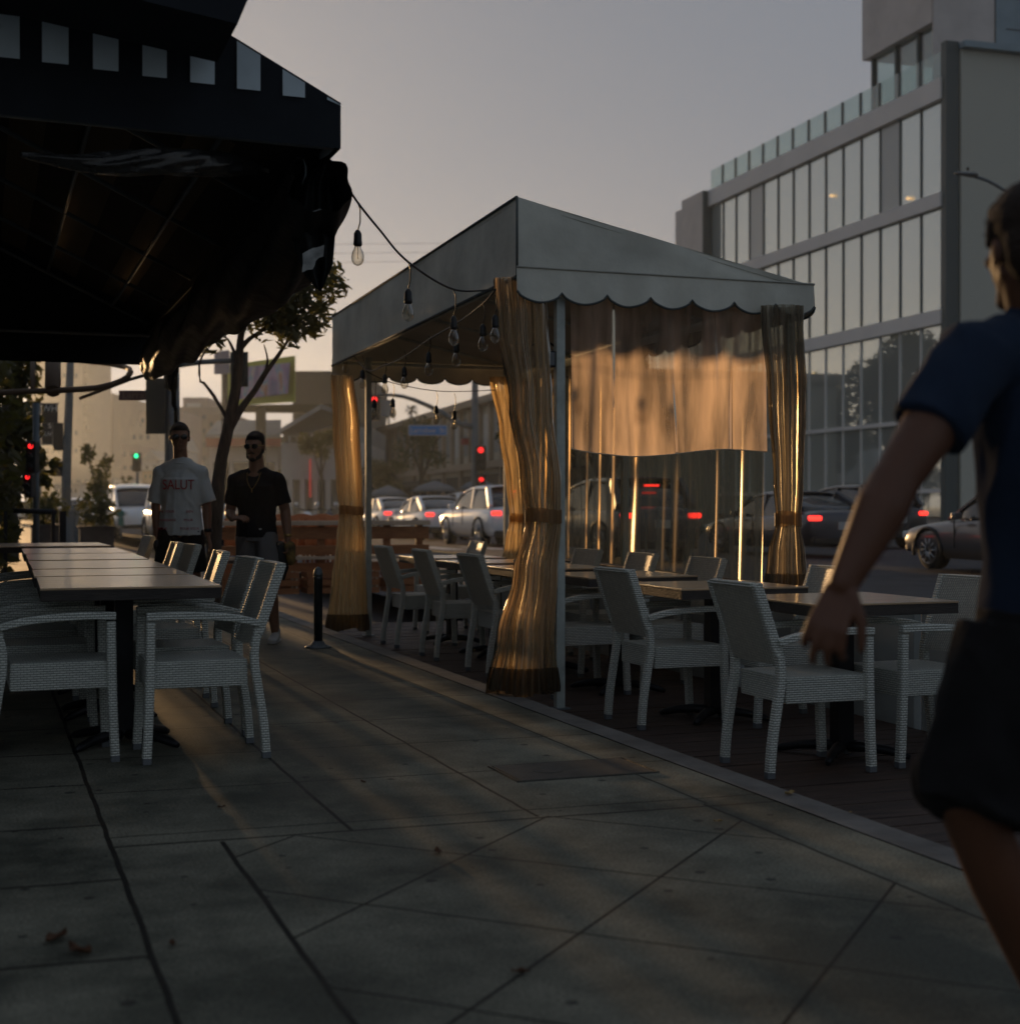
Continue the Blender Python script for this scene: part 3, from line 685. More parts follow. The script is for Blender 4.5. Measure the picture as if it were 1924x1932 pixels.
# pale squares sewn in the front
mat('pale_square', (.72, .82, .86), .9, var=.15, vs=3)
mat('sky_patch', (.42, .42, .40), .8, var=.5, vs=14, bump=.6, bs=12, bd=.03)
SQ = [(-45, 38, 22, 104), (80, 130, 27, 118), (176, 224, 40, 131), (269, 315, 52, 144), (359, 405, 64, 156), (447, 491, 78, 168), (533, 575, 120, 181), (617, 647, 178, 189)]
for i, (a, b_, c, d) in enumerate(SQ):
    q = []
    for px, py in ((a, c), (b_, c+.13*(b_-a)), (b_, d+.10*(b_-a)), (a, d)):
        y = AY0
        for _ in range(4): P = atY(px, py, y); y = fy(P.x)
        P.y -= .006; z_lim = ZR+sl*1.02*(AX-P.x)-.012; P.z = min(P.z, z_lim); q.append(P)
    g = B(); g.poly(q, .002, (0, -1, 0)); amake(g, 'pale_square', 'pale_square')
# frame under the lining
g = B()
for k in range(7):
    y = AY0+.3+k*1.4
    g.tube([(AX-.03, y, ZR-.09), (AX-3.3, y, ZR-.09+sl*3.27)], .016, 6)
for k in range(5):
    x = AX-.35-k*.55; z = ZR-.1+sl*(AX-x)
    g.tube([(x, AY0+.1, z), (x, AY1-.1, z)], .016, 6)
g.tube([(AX-.03, AY0+.05, ZA+.02), (AX-.03, AY1, ZA+.02)], .018, 6); g.tube([(AX-.03, AY0+.05, ZA+.02), (AX-3.3, fy(AX-3.3)+.05, ZA+.02)], .018, 6); g.tube([(AX-.03, AY1-.05, ZA), (AX-3.3, AY1-.05, ZA)], .018, 6)
amake(g, 'frame', 'galvanized')
g = B()
for k in range(14):   # lining stripes
    x = AX-.2-k*.24; z = ZR-.045+sl*(AX-x)
mat('lining_stripe', (.12, .085, .05), .9)  # warm light on the stripes put into this brown
g = B()
for k in range(7):
    x = AX-.25-k*.42
    g.grid(lambda u, v: (x-.2*u, AY0+1.2+(AY1-AY0-1.3)*v, ZR-.036+sl*(AX-x+.2*u)), 1, 6)
amake(g, 'lining_stripes', 'lining_stripe')
# upper roof eave above the awning
p1, p2 = at(456, 12, 5.6), at(434, 73, 5.6)
e = empty('roof_eave', (0, 5.6, 3.2), label='dark slanted roof edge jutting over the top left corner', cat='eave')
g = B(); q = [Vector((p2.x, 5.45, p2.z)), Vector((p2.x+.17, 5.45, p2.z+.42)), Vector((-2.6, 5.15, p2.z+.75)), Vector((-2.6, 5.15, p2.z+.13*0+.36))]
g.poly([v-Vector((0, 5.6, 3.2)) for v in q], .5, (0, 1, 0)); g.make('soffit', 'awning_black', e)
# rolled clear side curtains hanging from the street edge of the awning
def roll(name, pts, radii, lab, mt='vinyl_dark', seed=0, sq=1.5):
    e = empty(name, pts[0], label=lab, cat='curtain', group='rolled clear curtains of the black awning'); l0 = Vector(pts[0])
    path = pathpts([Vector(p)-l0 for p in pts], .05); n_ = len(path); R = random.Random(seed)
    def rr(i):
        t = i/(n_-1)*(len(radii)-1); k = min(int(t), len(radii)-2); return radii[k]+(radii[k+1]-radii[k])*(t-k)
    g = B()
    def f(u, v):
        i = min(int(v*(n_-1)), n_-2); fr = v*(n_-1)-i; c = path[i].lerp(path[i+1], fr)
        d = (path[i+1]-path[i]).normalized(); a = u*2*math.pi
        s1 = Vector((1, 0, 0)); s1 = (s1-d*s1.dot(d)).normalized(); s2 = d.cross(s1)
        r = rr(v*(n_-1))*(1+.22*noise.noise(Vector((math.cos(a)*1.5, math.sin(a)*1.5, v*9+seed)))+.08*math.sin(7*a+v*30))
        return c+s1*math.cos(a)*r+s2*math.sin(a)*r*sq
    g.grid(f, 48, n_*2, closeu=True); g.make('roll', mt, e, smooth=True)
    return e
roll('rolled_curtain', [at(40, 292, 5.4), at(170, 308, 5.6), at(330, 306, 5.9), at(440, 312, 6.2), at(500, 322, 6.45)], [.012, .045, .06, .055, .02], 'rolled clear curtain with bluish shine under the front of the black awning', seed=3, sq=.9)
mat('curtain_dark', (.014, .014, .013), .6, bump=.6, bs=5, bd=.05, spec=.15)  # even near-black for the bunched and loose curtains
roll('rolled_curtain', [Vector((AX-.06, AY0+.12, 2.56)), Vector((AX-.04, AY0+.5, 2.48)), Vector((AX-.05, 7.6, 2.42)), Vector((AX-.05, 9.4, 2.43)), Vector((AX-.06, 11.2, 2.42)), Vector((AX-.05, 12.6, 2.40)), Vector((AX-.02, 13.3, 2.38))], [.13, .20, .19, .16, .17, .14, .09], 'long bunched dark curtain rolled up along the street edge of the black awning', mt='curtain_dark', seed=7, sq=1.15)
# the loose corner of curtain hanging down at the near end
e = empty('loose_curtain', at(600, 420, 6.5), label='loose black curtain corner with pale patches for sky in its holes, hanging off the awning', cat='curtain'); l0 = Vector(e.location)
def lc(u, v):
    L = [(600, 305), (560, 345), (545, 420), (556, 470), (575, 520), (600, 548)]; Rr = [(622, 306), (622, 345), (628, 400), (634, 430), (628, 500), (606, 550)]
    t = v*5; k = min(int(t), 4); fr = t-k
    lx = L[k][0]*(1-fr)+L[k+1][0]*fr; rx = Rr[k][0]*(1-fr)+Rr[k+1][0]*fr; yy = L[k][1]*(1-fr)+L[k+1][1]*fr; yr = Rr[k][1]*(1-fr)+Rr[k+1][1]*fr
    return at(lx+(rx-lx)*u, yy+(yr-yy)*u, 6.5+.05*math.sin(u*7+v*4)+.04*math.sin(u*15))-l0
g = B(); g.grid(lc, 20, 30); o = g.make('fabric', 'curtain_dark', e, smooth=True)
def patch(pts, t):
    g = B(); g.poly([at(x, y, t)-l0 for x, y in pts], .003, (0, 1, 0)); g.make('pale_patch', 'sky_patch', e)  # pale slabs paint the sky showing through holes in the curtain
patch([(577, 413), (584, 404), (592, 398), (600, 395), (606, 394), (608, 403), (611, 413), (604, 416), (598, 420), (591, 417), (584, 418)], 6.38)
patch([(571, 478), (580, 473), (590, 468), (601, 466), (612, 462), (611, 474), (610, 484), (602, 486), (596, 492), (594, 500), (590, 508), (580, 509), (570, 514), (572, 495)], 6.38)
# hanging cord loop
g = B(); g.tube(pathpts([at(560, 296, 6.35)-l0, at(574, 302, 6.35)-l0, at(577, 330, 6.35)-l0, at(570, 348, 6.35)-l0], .03), .004, 6); g.make('cord', 'galvanized', e)
# torn hanging tip at the far end of the roll
e = empty('loose_curtain', at(335, 720, 14.4), label='ragged dark curtain tip hanging at the far end of the awning', cat='curtain'); l0 = Vector(e.location)
g = B()
def tip(u, v):
    w_ = [60, 52, 26, 10, 8, 3][min(5, int(v*5.01))]; xx = [318, 312, 322, 328, 332, 334][min(5, int(v*5.01))]
    return at(xx+(u-.5)*w_, 640+v*165, 14.4+.06*math.sin(u*9+v*5))-l0
g.grid(tip, 8, 20); g.make('fabric', 'curtain_dark', e, smooth=True)
# restaurant front behind the left tables
e = empty('restaurant', (-1.9, 8, 0), label='dark restaurant front that carries the black awning', cat='building')
mat('facade_dark', (.07, .055, .045), .8, var=.3)
g = B(); g.box((-3, 3.5, 3.1), (6, 11, 6.4)); g.make('wall', 'facade_dark', e)
# ================= BACKGROUND: street, buildings =================
mat('bark', (.085, .065, .05), .9, var=.5, vs=8, bump=.8, bs=25, stretch=(4, 4, 1))
mat('leaf_dark', (.035, .05, .018), .6, var=.5, vs=2); mat('leaf_warm', (.07, .065, .025), .6, var=.4, vs=2)
for k in ('leaf_dark', 'leaf_warm'):
    m = M[k]; n = m.node_tree.nodes; l = m.node_tree.links; p = n['Principled BSDF']; o_ = n['Material Output']
    tl_ = n.new('ShaderNodeBsdfTranslucent'); tl_.inputs[0].default_value = (.16, .15, .03, 1); mi = n.new('ShaderNodeMixShader'); mi.inputs[0].default_value = .35
    l.new(p.outputs[0], mi.inputs[1]); l.new(tl_.outputs[0], mi.inputs[2]); l.new(mi.outputs[0], o_.inputs[0])
def leaves(g, c, r, n_, size, R, sc=(1, 1, 1), long=2.4):
    for _ in range(n_):
        d = Vector((R.gauss(0, 1), R.gauss(0, 1), R.gauss(0, 1))).normalized()*(R.random()**.45)*r
        p = Vector(c)+Vector((d.x*sc[0], d.y*sc[1], d.z*sc[2]))
        a = Vector((R.uniform(-1, 1), R.uniform(-1, 1), R.uniform(-1, .6))).normalized(); b_ = a.cross(Vector((R.uniform(-1, 1), R.uniform(-1, 1), R.uniform(-1, 1)))).normalized()
        s_ = size*R.uniform(.6, 1.3); q = a*s_*long/2; w_ = b_*s_/2
        v = [g.b.verts.new(p-q), g.b.verts.new(p+w_*.8-q*.1), g.b.verts.new(p+q), g.b.verts.new(p-w_*.8-q*.1)]
        g.b.faces.new(v)
def tree(name, base, trunk, limbs, clumps, lab, seed, lsize, n_per, mt='leaf_dark', grp=None, cat='tree', long=2.0):
    """trunk/limbs: lists of (points, radii) in world space; clumps: (centre, radius)"""
    e = empty(name, base, label=lab, cat=cat, group=grp); l0 = Vector(base); R = random.Random(seed)
    g = B()
    for pts, rr in [trunk]+limbs:
        pp = pathpts([Vector(p)-l0 for p in pts], max(.05, (Vector(pts[0])-Vector(pts[-1])).length/14)); n_ = len(pp)
        rs = []
        for i in range(n_):
            t = i/(n_-1)*(len(rr)-1); k = min(int(t), len(rr)-2); rs.append((rr[k]+(rr[k+1]-rr[k])*(t-k))*(1+.08*R.uniform(-1, 1)))
        g.tube(pp, rs, 9)
    g.make('trunk', 'bark', e)
    g = B()
    for c, r in clumps: leaves(g, Vector(c)-l0, r, int(n_per*(r/clumps[0][1])**2)+4, lsize, R, long=long)
    g.make('crown', mt, e, recalc=False); return e
# main street tree rising behind the awning
tt = 15.5
W = lambda x, y, t=tt: at(x, y, t)
tb = at(404, 1160, tt); tb.z = 0
trunk = ([tb, W(404, 1030), W(408, 950), W(417, 870), W(432, 800), W(444, 740), W(450, 690), W(454, 640), W(458, 605)], [.085, .078, .075, .08, .075, .06, .055, .045, .03])
limbs = [([W(430, 815), W(452, 775), W(482, 735), W(500, 705), W(527, 668), W(545, 640), W(560, 632)], [.05, .042, .035, .03, .025, .018, .01]),
         ([W(430, 790), W(412, 762), W(404, 748), W(384, 722), W(378, 720), W(376, 690), W(384, 668), W(400, 650)], [.028, .02, .018, .016, .014, .012, .009, .006]),
         ([W(452, 660), W(470, 640), W(488, 628), W(508, 612), W(520, 590)], [.035, .028, .022, .016, .01]),
         ([W(452, 690), W(440, 660), W(430, 640), W(418, 632)], [.03, .022, .015, .008]),
         ([W(498, 706), W(505, 680), W(498, 650)], [.02, .012, .006]),
         ([W(545, 640), W(568, 618), W(600, 590), W(625, 560)], [.018, .014, .01, .006])]
R = random.Random(11); cl = []
for x, y, r in ((600, 540, .26), (628, 528, .20), (622, 500, .14), (575, 580, .30), (548, 600, .30), (520, 588, .28), (498, 600, .26), (470, 590, .28), (442, 585, .25), (590, 605, .2), (545, 640, .14), (535, 570, .3), (505, 560, .3), (400, 620, .16), (380, 632, .10), (372, 655, .10), (450, 560, .3), (612, 575, .16), (395, 660, .09), (418, 645, .08), (566, 560, .25), (645, 545, .09), (410, 600, .2), (590, 520, .2), (530, 620, .12), (560, 622, .10)):
    cl.append((W(x, y, tt+R.uniform(-.4, .4)), r))
tree('street_tree', tb, trunk, limbs, cl, 'slender bare-limbed street tree with ragged leaves between the two walking men', 5, .055, 88, 'leaf_warm', long=3.0)

def px_m(t): return F/t
def bush(name, x, y0, y1, wpx, t, lab, seed, trunkpx=5, mt='leaf_dark', grp='trees along the far street', crown=.55, n_per=520, lsize=None):
    """round tree: crown between rows y0..; foot at y1"""
    base = at(x, y1, t); R = random.Random(seed); hw = wpx/2*t/F; top = at(x, y0, t); hgt = top.z-base.z; cz = top.z-hgt*crown/2
    clumps = [(Vector((base.x, base.y, cz)), hw*.55)]
    for k in range(9):
        a = R.uniform(0, 6.28); q = R.uniform(.45, .75)*hw
        clumps.append((Vector((base.x+math.cos(a)*q, base.y+math.sin(a)*q, cz+R.uniform(-.33, .36)*hgt*crown)), hw*R.uniform(.26, .45)))
    tr_ = ([base, base.lerp(Vector((top.x, top.y, base.z+hgt*.5)), .6)+Vector((R.uniform(-.1, .1), 0, 0)), Vector((top.x, top.y, cz))], [trunkpx/2*t/F*1.1, trunkpx/2*t/F, trunkpx/4*t/F])
    lb = [([Vector((base.x, base.y, base.z+hgt*(1-crown)*.8)), Vector((base.x+dx*hw*.4, base.y, cz)), Vector((base.x+dx*hw*.7, base.y, cz+hgt*.12))], [trunkpx/3*t/F, trunkpx/5*t/F, trunkpx/9*t/F]) for dx in (-1, 1)]
    return tree(name, base, tr_, lb, clumps, lab, seed, lsize or max(.06, 3.4*t/F), n_per, mt, grp)
bush('street_tree', 797, 790, 968, 118, 62, 'round dark street tree below the blue street name sign', 21, 9)
bush('street_tree', 722, 868, 955, 92, 75, 'low green tree left of the round dark street tree', 22, 4, crown=.8)
bush('street_tree', 605, 792, 960, 92, 58, 'leafy tree before the white building, left of the far tent post', 23, 6)
bush('street_tree', 188, 826, 1036, 70, 45, 'thin young street tree with sparse tufts beyond the awning tables', 24, 9, 'leaf_dark', crown=.6, n_per=60, lsize=.13)
bush('street_tree', 240, 890, 960, 30, 90, 'tiny distant tree behind the parked white van', 25, 2, crown=.7, n_per=60)
bush('street_tree', 520, 880, 960, 26, 80, 'small tree seen past the shoulder of the man in black', 26, 3, crown=.8, n_per=60)
# big foliage at the left edge
p = at(20, 1060, 24); cl = [(at(x, y, 24+random.Random(x).uniform(-1, 1)), r) for x, y, r in ((10, 700, .5), (20, 760, .55), (5, 820, .5), (35, 850, .42), (60, 880, .28), (15, 900, .45), (45, 800, .35), (62, 862, .22), (0, 660, .5), (50, 700, .3), (85, 905, .14), (100, 880, .12), (30, 935, .3))]
cl += [(Vector((X_, 22+R.uniform(-1, 1), Z_)), .75) for X_ in (-2.2, -1.5, -.8, -.2) for Z_ in (.7, 1.6, 2.6, 3.6, 4.6)]+[(Vector((.1, 22.5, z_)), .45) for z_ in (.6, 1.3)]  # clumps out of view, added to keep the low sun off the pavement
tree('hedge_tree', p, ([p, at(18, 980, 24), at(14, 880, 24), at(10, 760, 24)], [.16, .13, .1, .05]), [], cl, 'dense dark foliage filling the left edge behind the railing', 31, .12, 240, 'leaf_warm')
# palms on the skyline
for i, (x, y) in enumerate(((733, 778), (776, 770))):
    b_ = at(x, 880, 260); e = empty('palm_tree', b_, label=['left of two tiny palm trees on the skyline under the valance', 'right of two tiny palm trees on the skyline under the valance'][i], cat='palm tree', group='palms on the skyline')
    tp = at(x, y+4, 260)-b_
    g = B(); g.tube([(0, 0, 0), tp*.5+Vector((.1, 0, 0)), tp], [.3, .22, .2], 6); g.make('trunk', 'bark', e)
    g = B()
    for k in range(22):
        a = k*2.4; el = .9-1.5*(k/22); d = Vector((math.cos(a)*math.cos(el), math.sin(a)*math.cos(el), math.sin(el)))
        q = [tp, tp+d*.9+Vector((0, 0, .15)), tp+d*1.7-Vector((0, 0, .35))]; sd_ = d.cross(Vector((0, 0, 1))).normalized()*.28
        vs = [g.b.verts.new(q[0]), g.b.verts.new(q[1]+sd_), g.b.verts.new(q[2]), g.b.verts.new(q[1]-sd_)]; g.b.faces.new(vs)
    g.make('crown', 'leaf_dark', e, recalc=False)

# ---- buildings ----
mat('win_dark', (.02, .025, .03), .15, spec=.7)
mat('b_beige', (.42, .33, .24), .85, var=.15, vs=.3); mat('b_brown', (.26, .17, .11), .85, var=.25, vs=.2); mat('b_pink', (.36, .25, .20), .85, var=.15, vs=.2)
mat('b_white', (.55, .53, .50), .8, var=.12, vs=.5); mat('b_grey', (.30, .30, .29), .8, var=.15, vs=.5); mat('b_dark', (.05, .048, .045), .8, var=.2)
mat('b_red', (.42, .07, .05), .7); mat('b_cream', (.50, .45, .36), .8, var=.12, vs=.4)
def block(e, l0, x0, x1, y0, y1, t, dep, mt, name='wall'):
    """a box whose camera-side face covers the pixel rectangle at depth t"""
    a, b_ = at(x0, y1, t), at(x1, y0, t); rg = Vector((CS, -SN, 0)); fw = Vector((SN, CS, 0))
    A = at(x0, y1, t); Bp = at(x1, y1, t); z0 = min(A.z, .1) if y1 > 940 else A.z; z1 = at(x0, y0, t).z
    base = [Vector((A.x, A.y, z0)), Vector((Bp.x, Bp.y, z0)), Vector((Bp.x, Bp.y, z0))+fw*dep, Vector((A.x, A.y, z0))+fw*dep]
    g = B(); g.poly([q-l0 for q in base], z1-z0, (0, 0, 1)); return g.make(name, mt, e)
def winrow(e, l0, xs, y0, y1, t, mt='win_dark', parent=None):
    for x0, x1 in xs:
        A, Bp = at(x0, y1, t-.08), at(x1, y1, t-.08); z1 = at(x0, y0, t-.08).z; fw = Vector((SN, CS, 0))
        g = B(); g.poly([A-l0, Bp-l0, Bp+fw*.14-l0, A+fw*.14-l0], z1-A.z, (0, 0, 1)); w_ = g.make('window', mt, parent or e)
def bld(name, x, t, lab, cat='building', grp=None):
    b_ = at(x, 960, t); b_.z = 0; return empty(name, b_, label=lab, cat=cat, group=grp), b_
gb = 'far buildings at the end of the street'
# far tower pair in the glare
e, l0 = bld('tower_block', 110, 560, 'tall beige tower with a jagged edge far down the street at left', grp=gb)
block(e, l0, 58, 156, 640, 960, 560, 40, 'b_beige')
for k in range(15): block(e, l0, 156, 166-(k % 2)*3, 640+k*16, 640+k*16+11, 560+2, 12, 'b_beige', 'balcony')
for yy in (672, 704, 812, 846): winrow(e, l0, [(64+i*11, 69+i*11) for i in range(8)], yy, yy+9, 560)
e, l0 = bld('tower_block', 195, 600, 'narrow brown tower standing against the bright sky at left', grp=gb)
block(e, l0, 177, 213, 742, 960, 600, 60, 'b_brown'); 
for yy in (770, 800, 830): winrow(e, l0, [(184, 190), (196, 202)], yy, yy+9, 600)
e, l0 = bld('low_block', 160, 430, 'low golden-lit block below the two towers', grp=gb)
block(e, l0, 66, 232, 882, 960, 430, 30, 'b_beige'); block(e, l0, 150, 180, 866, 884, 432, 20, 'b_beige', 'stair_tower'); winrow(e, l0, [(75+i*17, 85+i*17) for i in range(9)], 905, 915, 430)
for a, b_, c, t, mt, lb in ((214, 236, 905, 330, 'b_white', 'small pale box building under the bright sky gap'), (60, 96, 866, 380, 'b_brown', 'brown low building in front of the beige tower'), (268, 318, 888, 210, 'b_brown', 'brown two-storey building right of the young tree'), (100, 152, 915, 180, 'b_white', 'low pale shop row behind the slim post'), (430, 470, 852, 260, 'b_cream', 'cream block between the tree trunk and the man in black')):
    e, l0 = bld('low_block', (a+b_)/2, t, lb, grp=gb); block(e, l0, a, b_, c, 960, t, 14, mt); block(e, l0, a-1, b_+1, c-3, c, t-.5, 15, 'b_grey', 'parapet')
    for yy in range(c+7, 945, 17): winrow(e, l0, [(a+4+k*9, a+9+k*9) for k in range(int((b_-a-5)/9))], yy, yy+8, t)
# overhead wires far behind the tent
e, l0 = bld('overhead_wires', 700, 130, 'thin overhead wires crossing the sky behind the awning and tent', cat='wires')
for k in range(3):
    q = [at(380+i*60, 467+k*17-8*math.sin(i/16*math.pi), 130-i*1.5)-l0 for i in range(17)]
    g = B(); g.tube(q, .014, 5); g.make('wire', 'black_plastic', e)
# terraced hill side
hb = [(228, 262, 838, 420, 'b_pink', 'lowest stepped block of the far hillside'), (246, 300, 806, 440, 'b_beige', 'second stepped block of the far hillside with a gable'), (262, 345, 775, 470, 'b_pink', 'third stepped block rising behind the street name board'),
      (300, 420, 768, 500, 'b_brown', 'broad pink-brown block at the top of the far hillside'), (345, 392, 750, 505, 'b_pink', 'small rooftop block with a pale penthouse on the hillside'), (392, 440, 782, 380, 'b_brown', 'brown block behind the slender tree trunk')]
for i, (a, b_, c, t, mt, lb) in enumerate(hb):
    e, l0 = bld('hillside_block', (a+b_)/2, t, lb, grp=gb); block(e, l0, a, b_, c, 960, t, 30, mt)
    for yy in range(c+14, 930, 26): winrow(e, l0, [(a+4+k*13, a+10+k*13) for k in range(int((b_-a-6)/13))], yy, yy+9, t)
    if i == 4: block(e, l0, 352, 378, 760, 790, t-1, 3, 'b_white', 'penthouse')
    if i == 1: block(e, l0, 256, 262, 796, 808, t, 3, 'b_beige', 'chimney')
    if i == 3: block(e, l0, 300, 306, 760, 769, t, 3, 'b_brown', 'chimney')
for i, (a, b_, c, d, lb) in enumerate([(268, 300, 848, 868, 'small white gabled house below the green signal'), (318, 345, 820, 850, 'small white gabled house beside the signal pole'), (380, 410, 862, 880, 'small pale house behind the man in the pale shirt')]):
    t = 240+i*15; e, l0 = bld('house', (a+b_)/2, t, lb, grp=gb); block(e, l0, a, b_, d, 960, t, 12, 'b_white')
    A, Bp, Cp = at(a-2, d, t-.4), at(b_+2, d, t-.4), at((a+b_)/2, c, t-.4); fw = Vector((SN, CS, 0))*13
    g = B(); g.poly([A-l0, Bp-l0, Cp-l0], 13, (SN, CS, 0)); g.make('roof', 'b_grey', e); winrow(e, l0, [(a+6, a+12), (b_-12, b_-6)], d+10, d+20, t)
# low red-banded shop
e, l0 = bld('shop', 470, 130, 'low pale shop with a red roof band behind the two walking men', cat='shop')
block(e, l0, 395, 526, 822, 960, 130, 14, 'b_white'); 
A, Bp = at(388, 826, 129), at(530, 826, 129); A1, B1 = at(410, 800, 134), at(530, 798, 134)
g = B(); g.poly([A-l0, Bp-l0, B1-l0, A1-l0], .3, (0, 0, 1)); g.make('roof', 'b_grey', e)
block(e, l0, 388, 530, 826, 842, 128.7, .3, 'b_red', 'red_band'); winrow(e, l0, [(402, 432), (440, 470), (480, 518)], 872, 930, 130)
# billboard and its dark building
e, l0 = bld('billboard', 487, 95, 'large lime-framed billboard with a blurred purple and blue picture', cat='billboard')
def billmat():
    m = bpy.data.materials.new('poster'); m.use_nodes = True; n = m.node_tree.nodes; l = m.node_tree.links; p = n['Principled BSDF']; p.inputs['Roughness'].default_value = .7
    tc = n.new('ShaderNodeTexCoord'); nz = n.new('ShaderNodeTexNoise'); nz.inputs['Scale'].default_value = .9; nz.inputs['Detail'].default_value = 2
    mp = n.new('ShaderNodeMapping'); mp.inputs['Scale'].default_value = (1.4, 1, .55); l.new(tc.outputs['Object'], mp.inputs[0]); l.new(mp.outputs[0], nz.inputs['Vector'])
    r = n.new('ShaderNodeValToRGB'); el = r.color_ramp.elements; el[0].position = .34; el[0].color = (.08, .10, .30, 1); el[1].position = .68; el[1].color = (.35, .16, .12, 1)
    for q, c in ((.45, (.22, .16, .34)), (.52, (.34, .26, .45)), (.58, (.10, .28, .45)), (.62, (.42, .34, .36))):
        x = el.new(q); x.color = (*c, 1)
    l.new(nz.outputs['Fac'], r.inputs[0]); l.new(r.outputs[0], p.inputs['Base Color']); M['poster'] = m
billmat(); mat('lime', (.36, .42, .02), .6)
def quad(e, l0, c4, t0, t1, mt, name, th=.25, push=0):
    """four pixel corners (left two at depth t0, right two at depth t1)"""
    P = [at(c4[0][0], c4[0][1], t0+push), at(c4[1][0], c4[1][1], t1+push), at(c4[2][0], c4[2][1], t1+push), at(c4[3][0], c4[3][1], t0+push)]
    g = B(); g.poly([q-l0 for q in P], th, (SN, CS, 0)); return g.make(name, mt, e)
quad(e, l0, [(418, 690), (556, 671), (556, 758), (418, 766)], 98, 90, 'lime', 'frame'); quad(e, l0, [(423, 696), (547, 684), (543, 742), (423, 757)], 98, 90, 'poster', 'picture', .1, -.2)
quad(e, l0, [(528, 686), (553, 676), (553, 700), (534, 700)], 94, 90, 'lime', 'corner_splash', .05, -.3)
quad(e, l0, [(425, 764), (640, 762), (640, 778), (425, 776)], 99, 93, 'b_dark', 'catwalk', 1.2)
g = B(); g.tube([at(492, 770, 96)-l0, at(492, 960, 96)-l0], .35, 8); g.make('mast', 'b_dark', e)
e, l0 = bld('billboard', 418, 92, 'small blue-grey sign panel left of the large billboard', cat='billboard')
quad(e, l0, [(404, 664), (433, 660), (433, 704), (404, 706)], 92, 91, 'sign_blue_grey' if 'sign_blue_grey' in M else mat('sign_blue_grey', (.10, .13, .24), .6).name, 'panel', .2)
g = B(); g.tube([at(424, 700, 91.8)-l0, at(424, 960, 91.8)-l0], .2, 8); g.make('mast', 'b_dark', e)
e, l0 = bld('theatre', 600, 120, 'dark building with a curved roof top behind the large billboard')
block(e, l0, 552, 690, 700, 960, 120, 20, 'b_dark')
g = B(); g.grid(lambda u, v: at(540+70*u, 701-10*math.sin(u*math.pi), 120+v*20)-l0, 14, 1); g.make('curved_roof', 'b_dark', e)
# white building with a slanted canopy
e, l0 = bld('white_building', 590, 80, 'white two-storey building with a slanted metal roof left of the tent')
block(e, l0, 530, 690, 835, 905, 80, 12, 'b_white'); block(e, l0, 535, 690, 902, 960, 80.8, 11, 'b_grey', 'ground_floor')
for x in (543, 566, 590, 614): block(e, l0, x, x+9, 903, 960, 79.8, .6, 'b_white', 'pillar')
for x in (540, 568, 600): winrow(e, l0, [(x, x+2)], 800, 836, 80)
P = [at(526, 818, 78), at(606, 771, 70), at(640, 784, 74), at(628, 800, 78), at(560, 826, 84)]
g = B(); g.poly([q-l0 for q in P], .22, (0, 0, 1)); g.make('slanted_roof', 'b_grey', e)
block(e, l0, 534, 640, 818, 836, 84, 6, 'b_dark', 'clerestory')
for k in range(6): block(e, l0, 545+k*14, 547+k*14, 818, 836, 83.8, .2, 'b_white', 'mullion')
mat('neon_red', (.4, .03, .03), .5, emit=((1, .08, .08), .10))
block(e, l0, 583, 586, 866, 938, 79.4, .2, 'neon_red', 'red_sign'); 
block(e, l0, 640, 700, 806, 960, 84, 10, 'b_grey', 'side_wing')

# ---- long cornice building on the right side of the street ----
e = empty('long_building', at(924, 960, 91), label='long beige two-storey building with pilasters behind the white cars', cat='building'); e.location.z = 0; l0 = Vector(e.location)
LA, LB = at(694, 960, 136), at(924, 960, 91); du = (LB-LA); du.z = 0; Lr = LB+du*.42; nrm = Vector((-du.normalized().y, du.normalized().x, 0))  # pointing away from us
if nrm.dot(Vector((SN, CS, 0))) < 0: nrm = -nrm
St = LA-du*.1
def along(s_, z, o_=0): q = St.lerp(Lr, s_)+nrm*o_; return Vector((q.x, q.y, z))-l0
def slab(s0, s1, z0, z1, o0, o1, mt, name, par=None):
    g = B(); g.poly([along(s0, z0, o0), along(s1, z0, o0), along(s1, z0, o1), along(s0, z0, o1)], z1-z0, (0, 0, 1)); return g.make(name, mt, par or e)
slab(0, 1, 0, 7.6, 0, 14, 'b_cream', 'wall'); slab(-.005, 1.005, 7.6, 8.05, -.6, 14.5, 'b_beige', 'cornice'); slab(0, 1, 3.55, 4.0, -.35, -.01, 'b_beige', 'string_course')
slab(0, 1, .0, 3.2, -.06, -.02, 'b_dark', 'shopfront')
mat('awning_green', (.04, .07, .05), .8)
for k in range(26):
    s_ = k/26; slab(s_, s_+.006, 0 if k % 2 == 0 else 4.0, 7.6, -.25, -.01, 'b_beige', 'pilaster')
    if k % 1 == 0: slab(s_+.010, s_+.032, 4.5, 7.0, -.03, .05, 'b_grey' if k % 3 else 'b_white', 'window')
slab(.05, .2, 2.6, 3.2, -1.4, -.4, 'awning_green', 'shop_awning'); slab(.3, .5, 2.6, 3.1, -1.2, -.4, 'b_dark', 'shop_awning')
mat('yellow_sign', (.5, .42, .02), .6); slab(.155, .165, 4.0, 6.0, -1.2, -.4, 'yellow_sign', 'blade_sign'); slab(.66, .668, 5.2, 5.6, -.8, -.4, 'b_red', 'blade_sign')
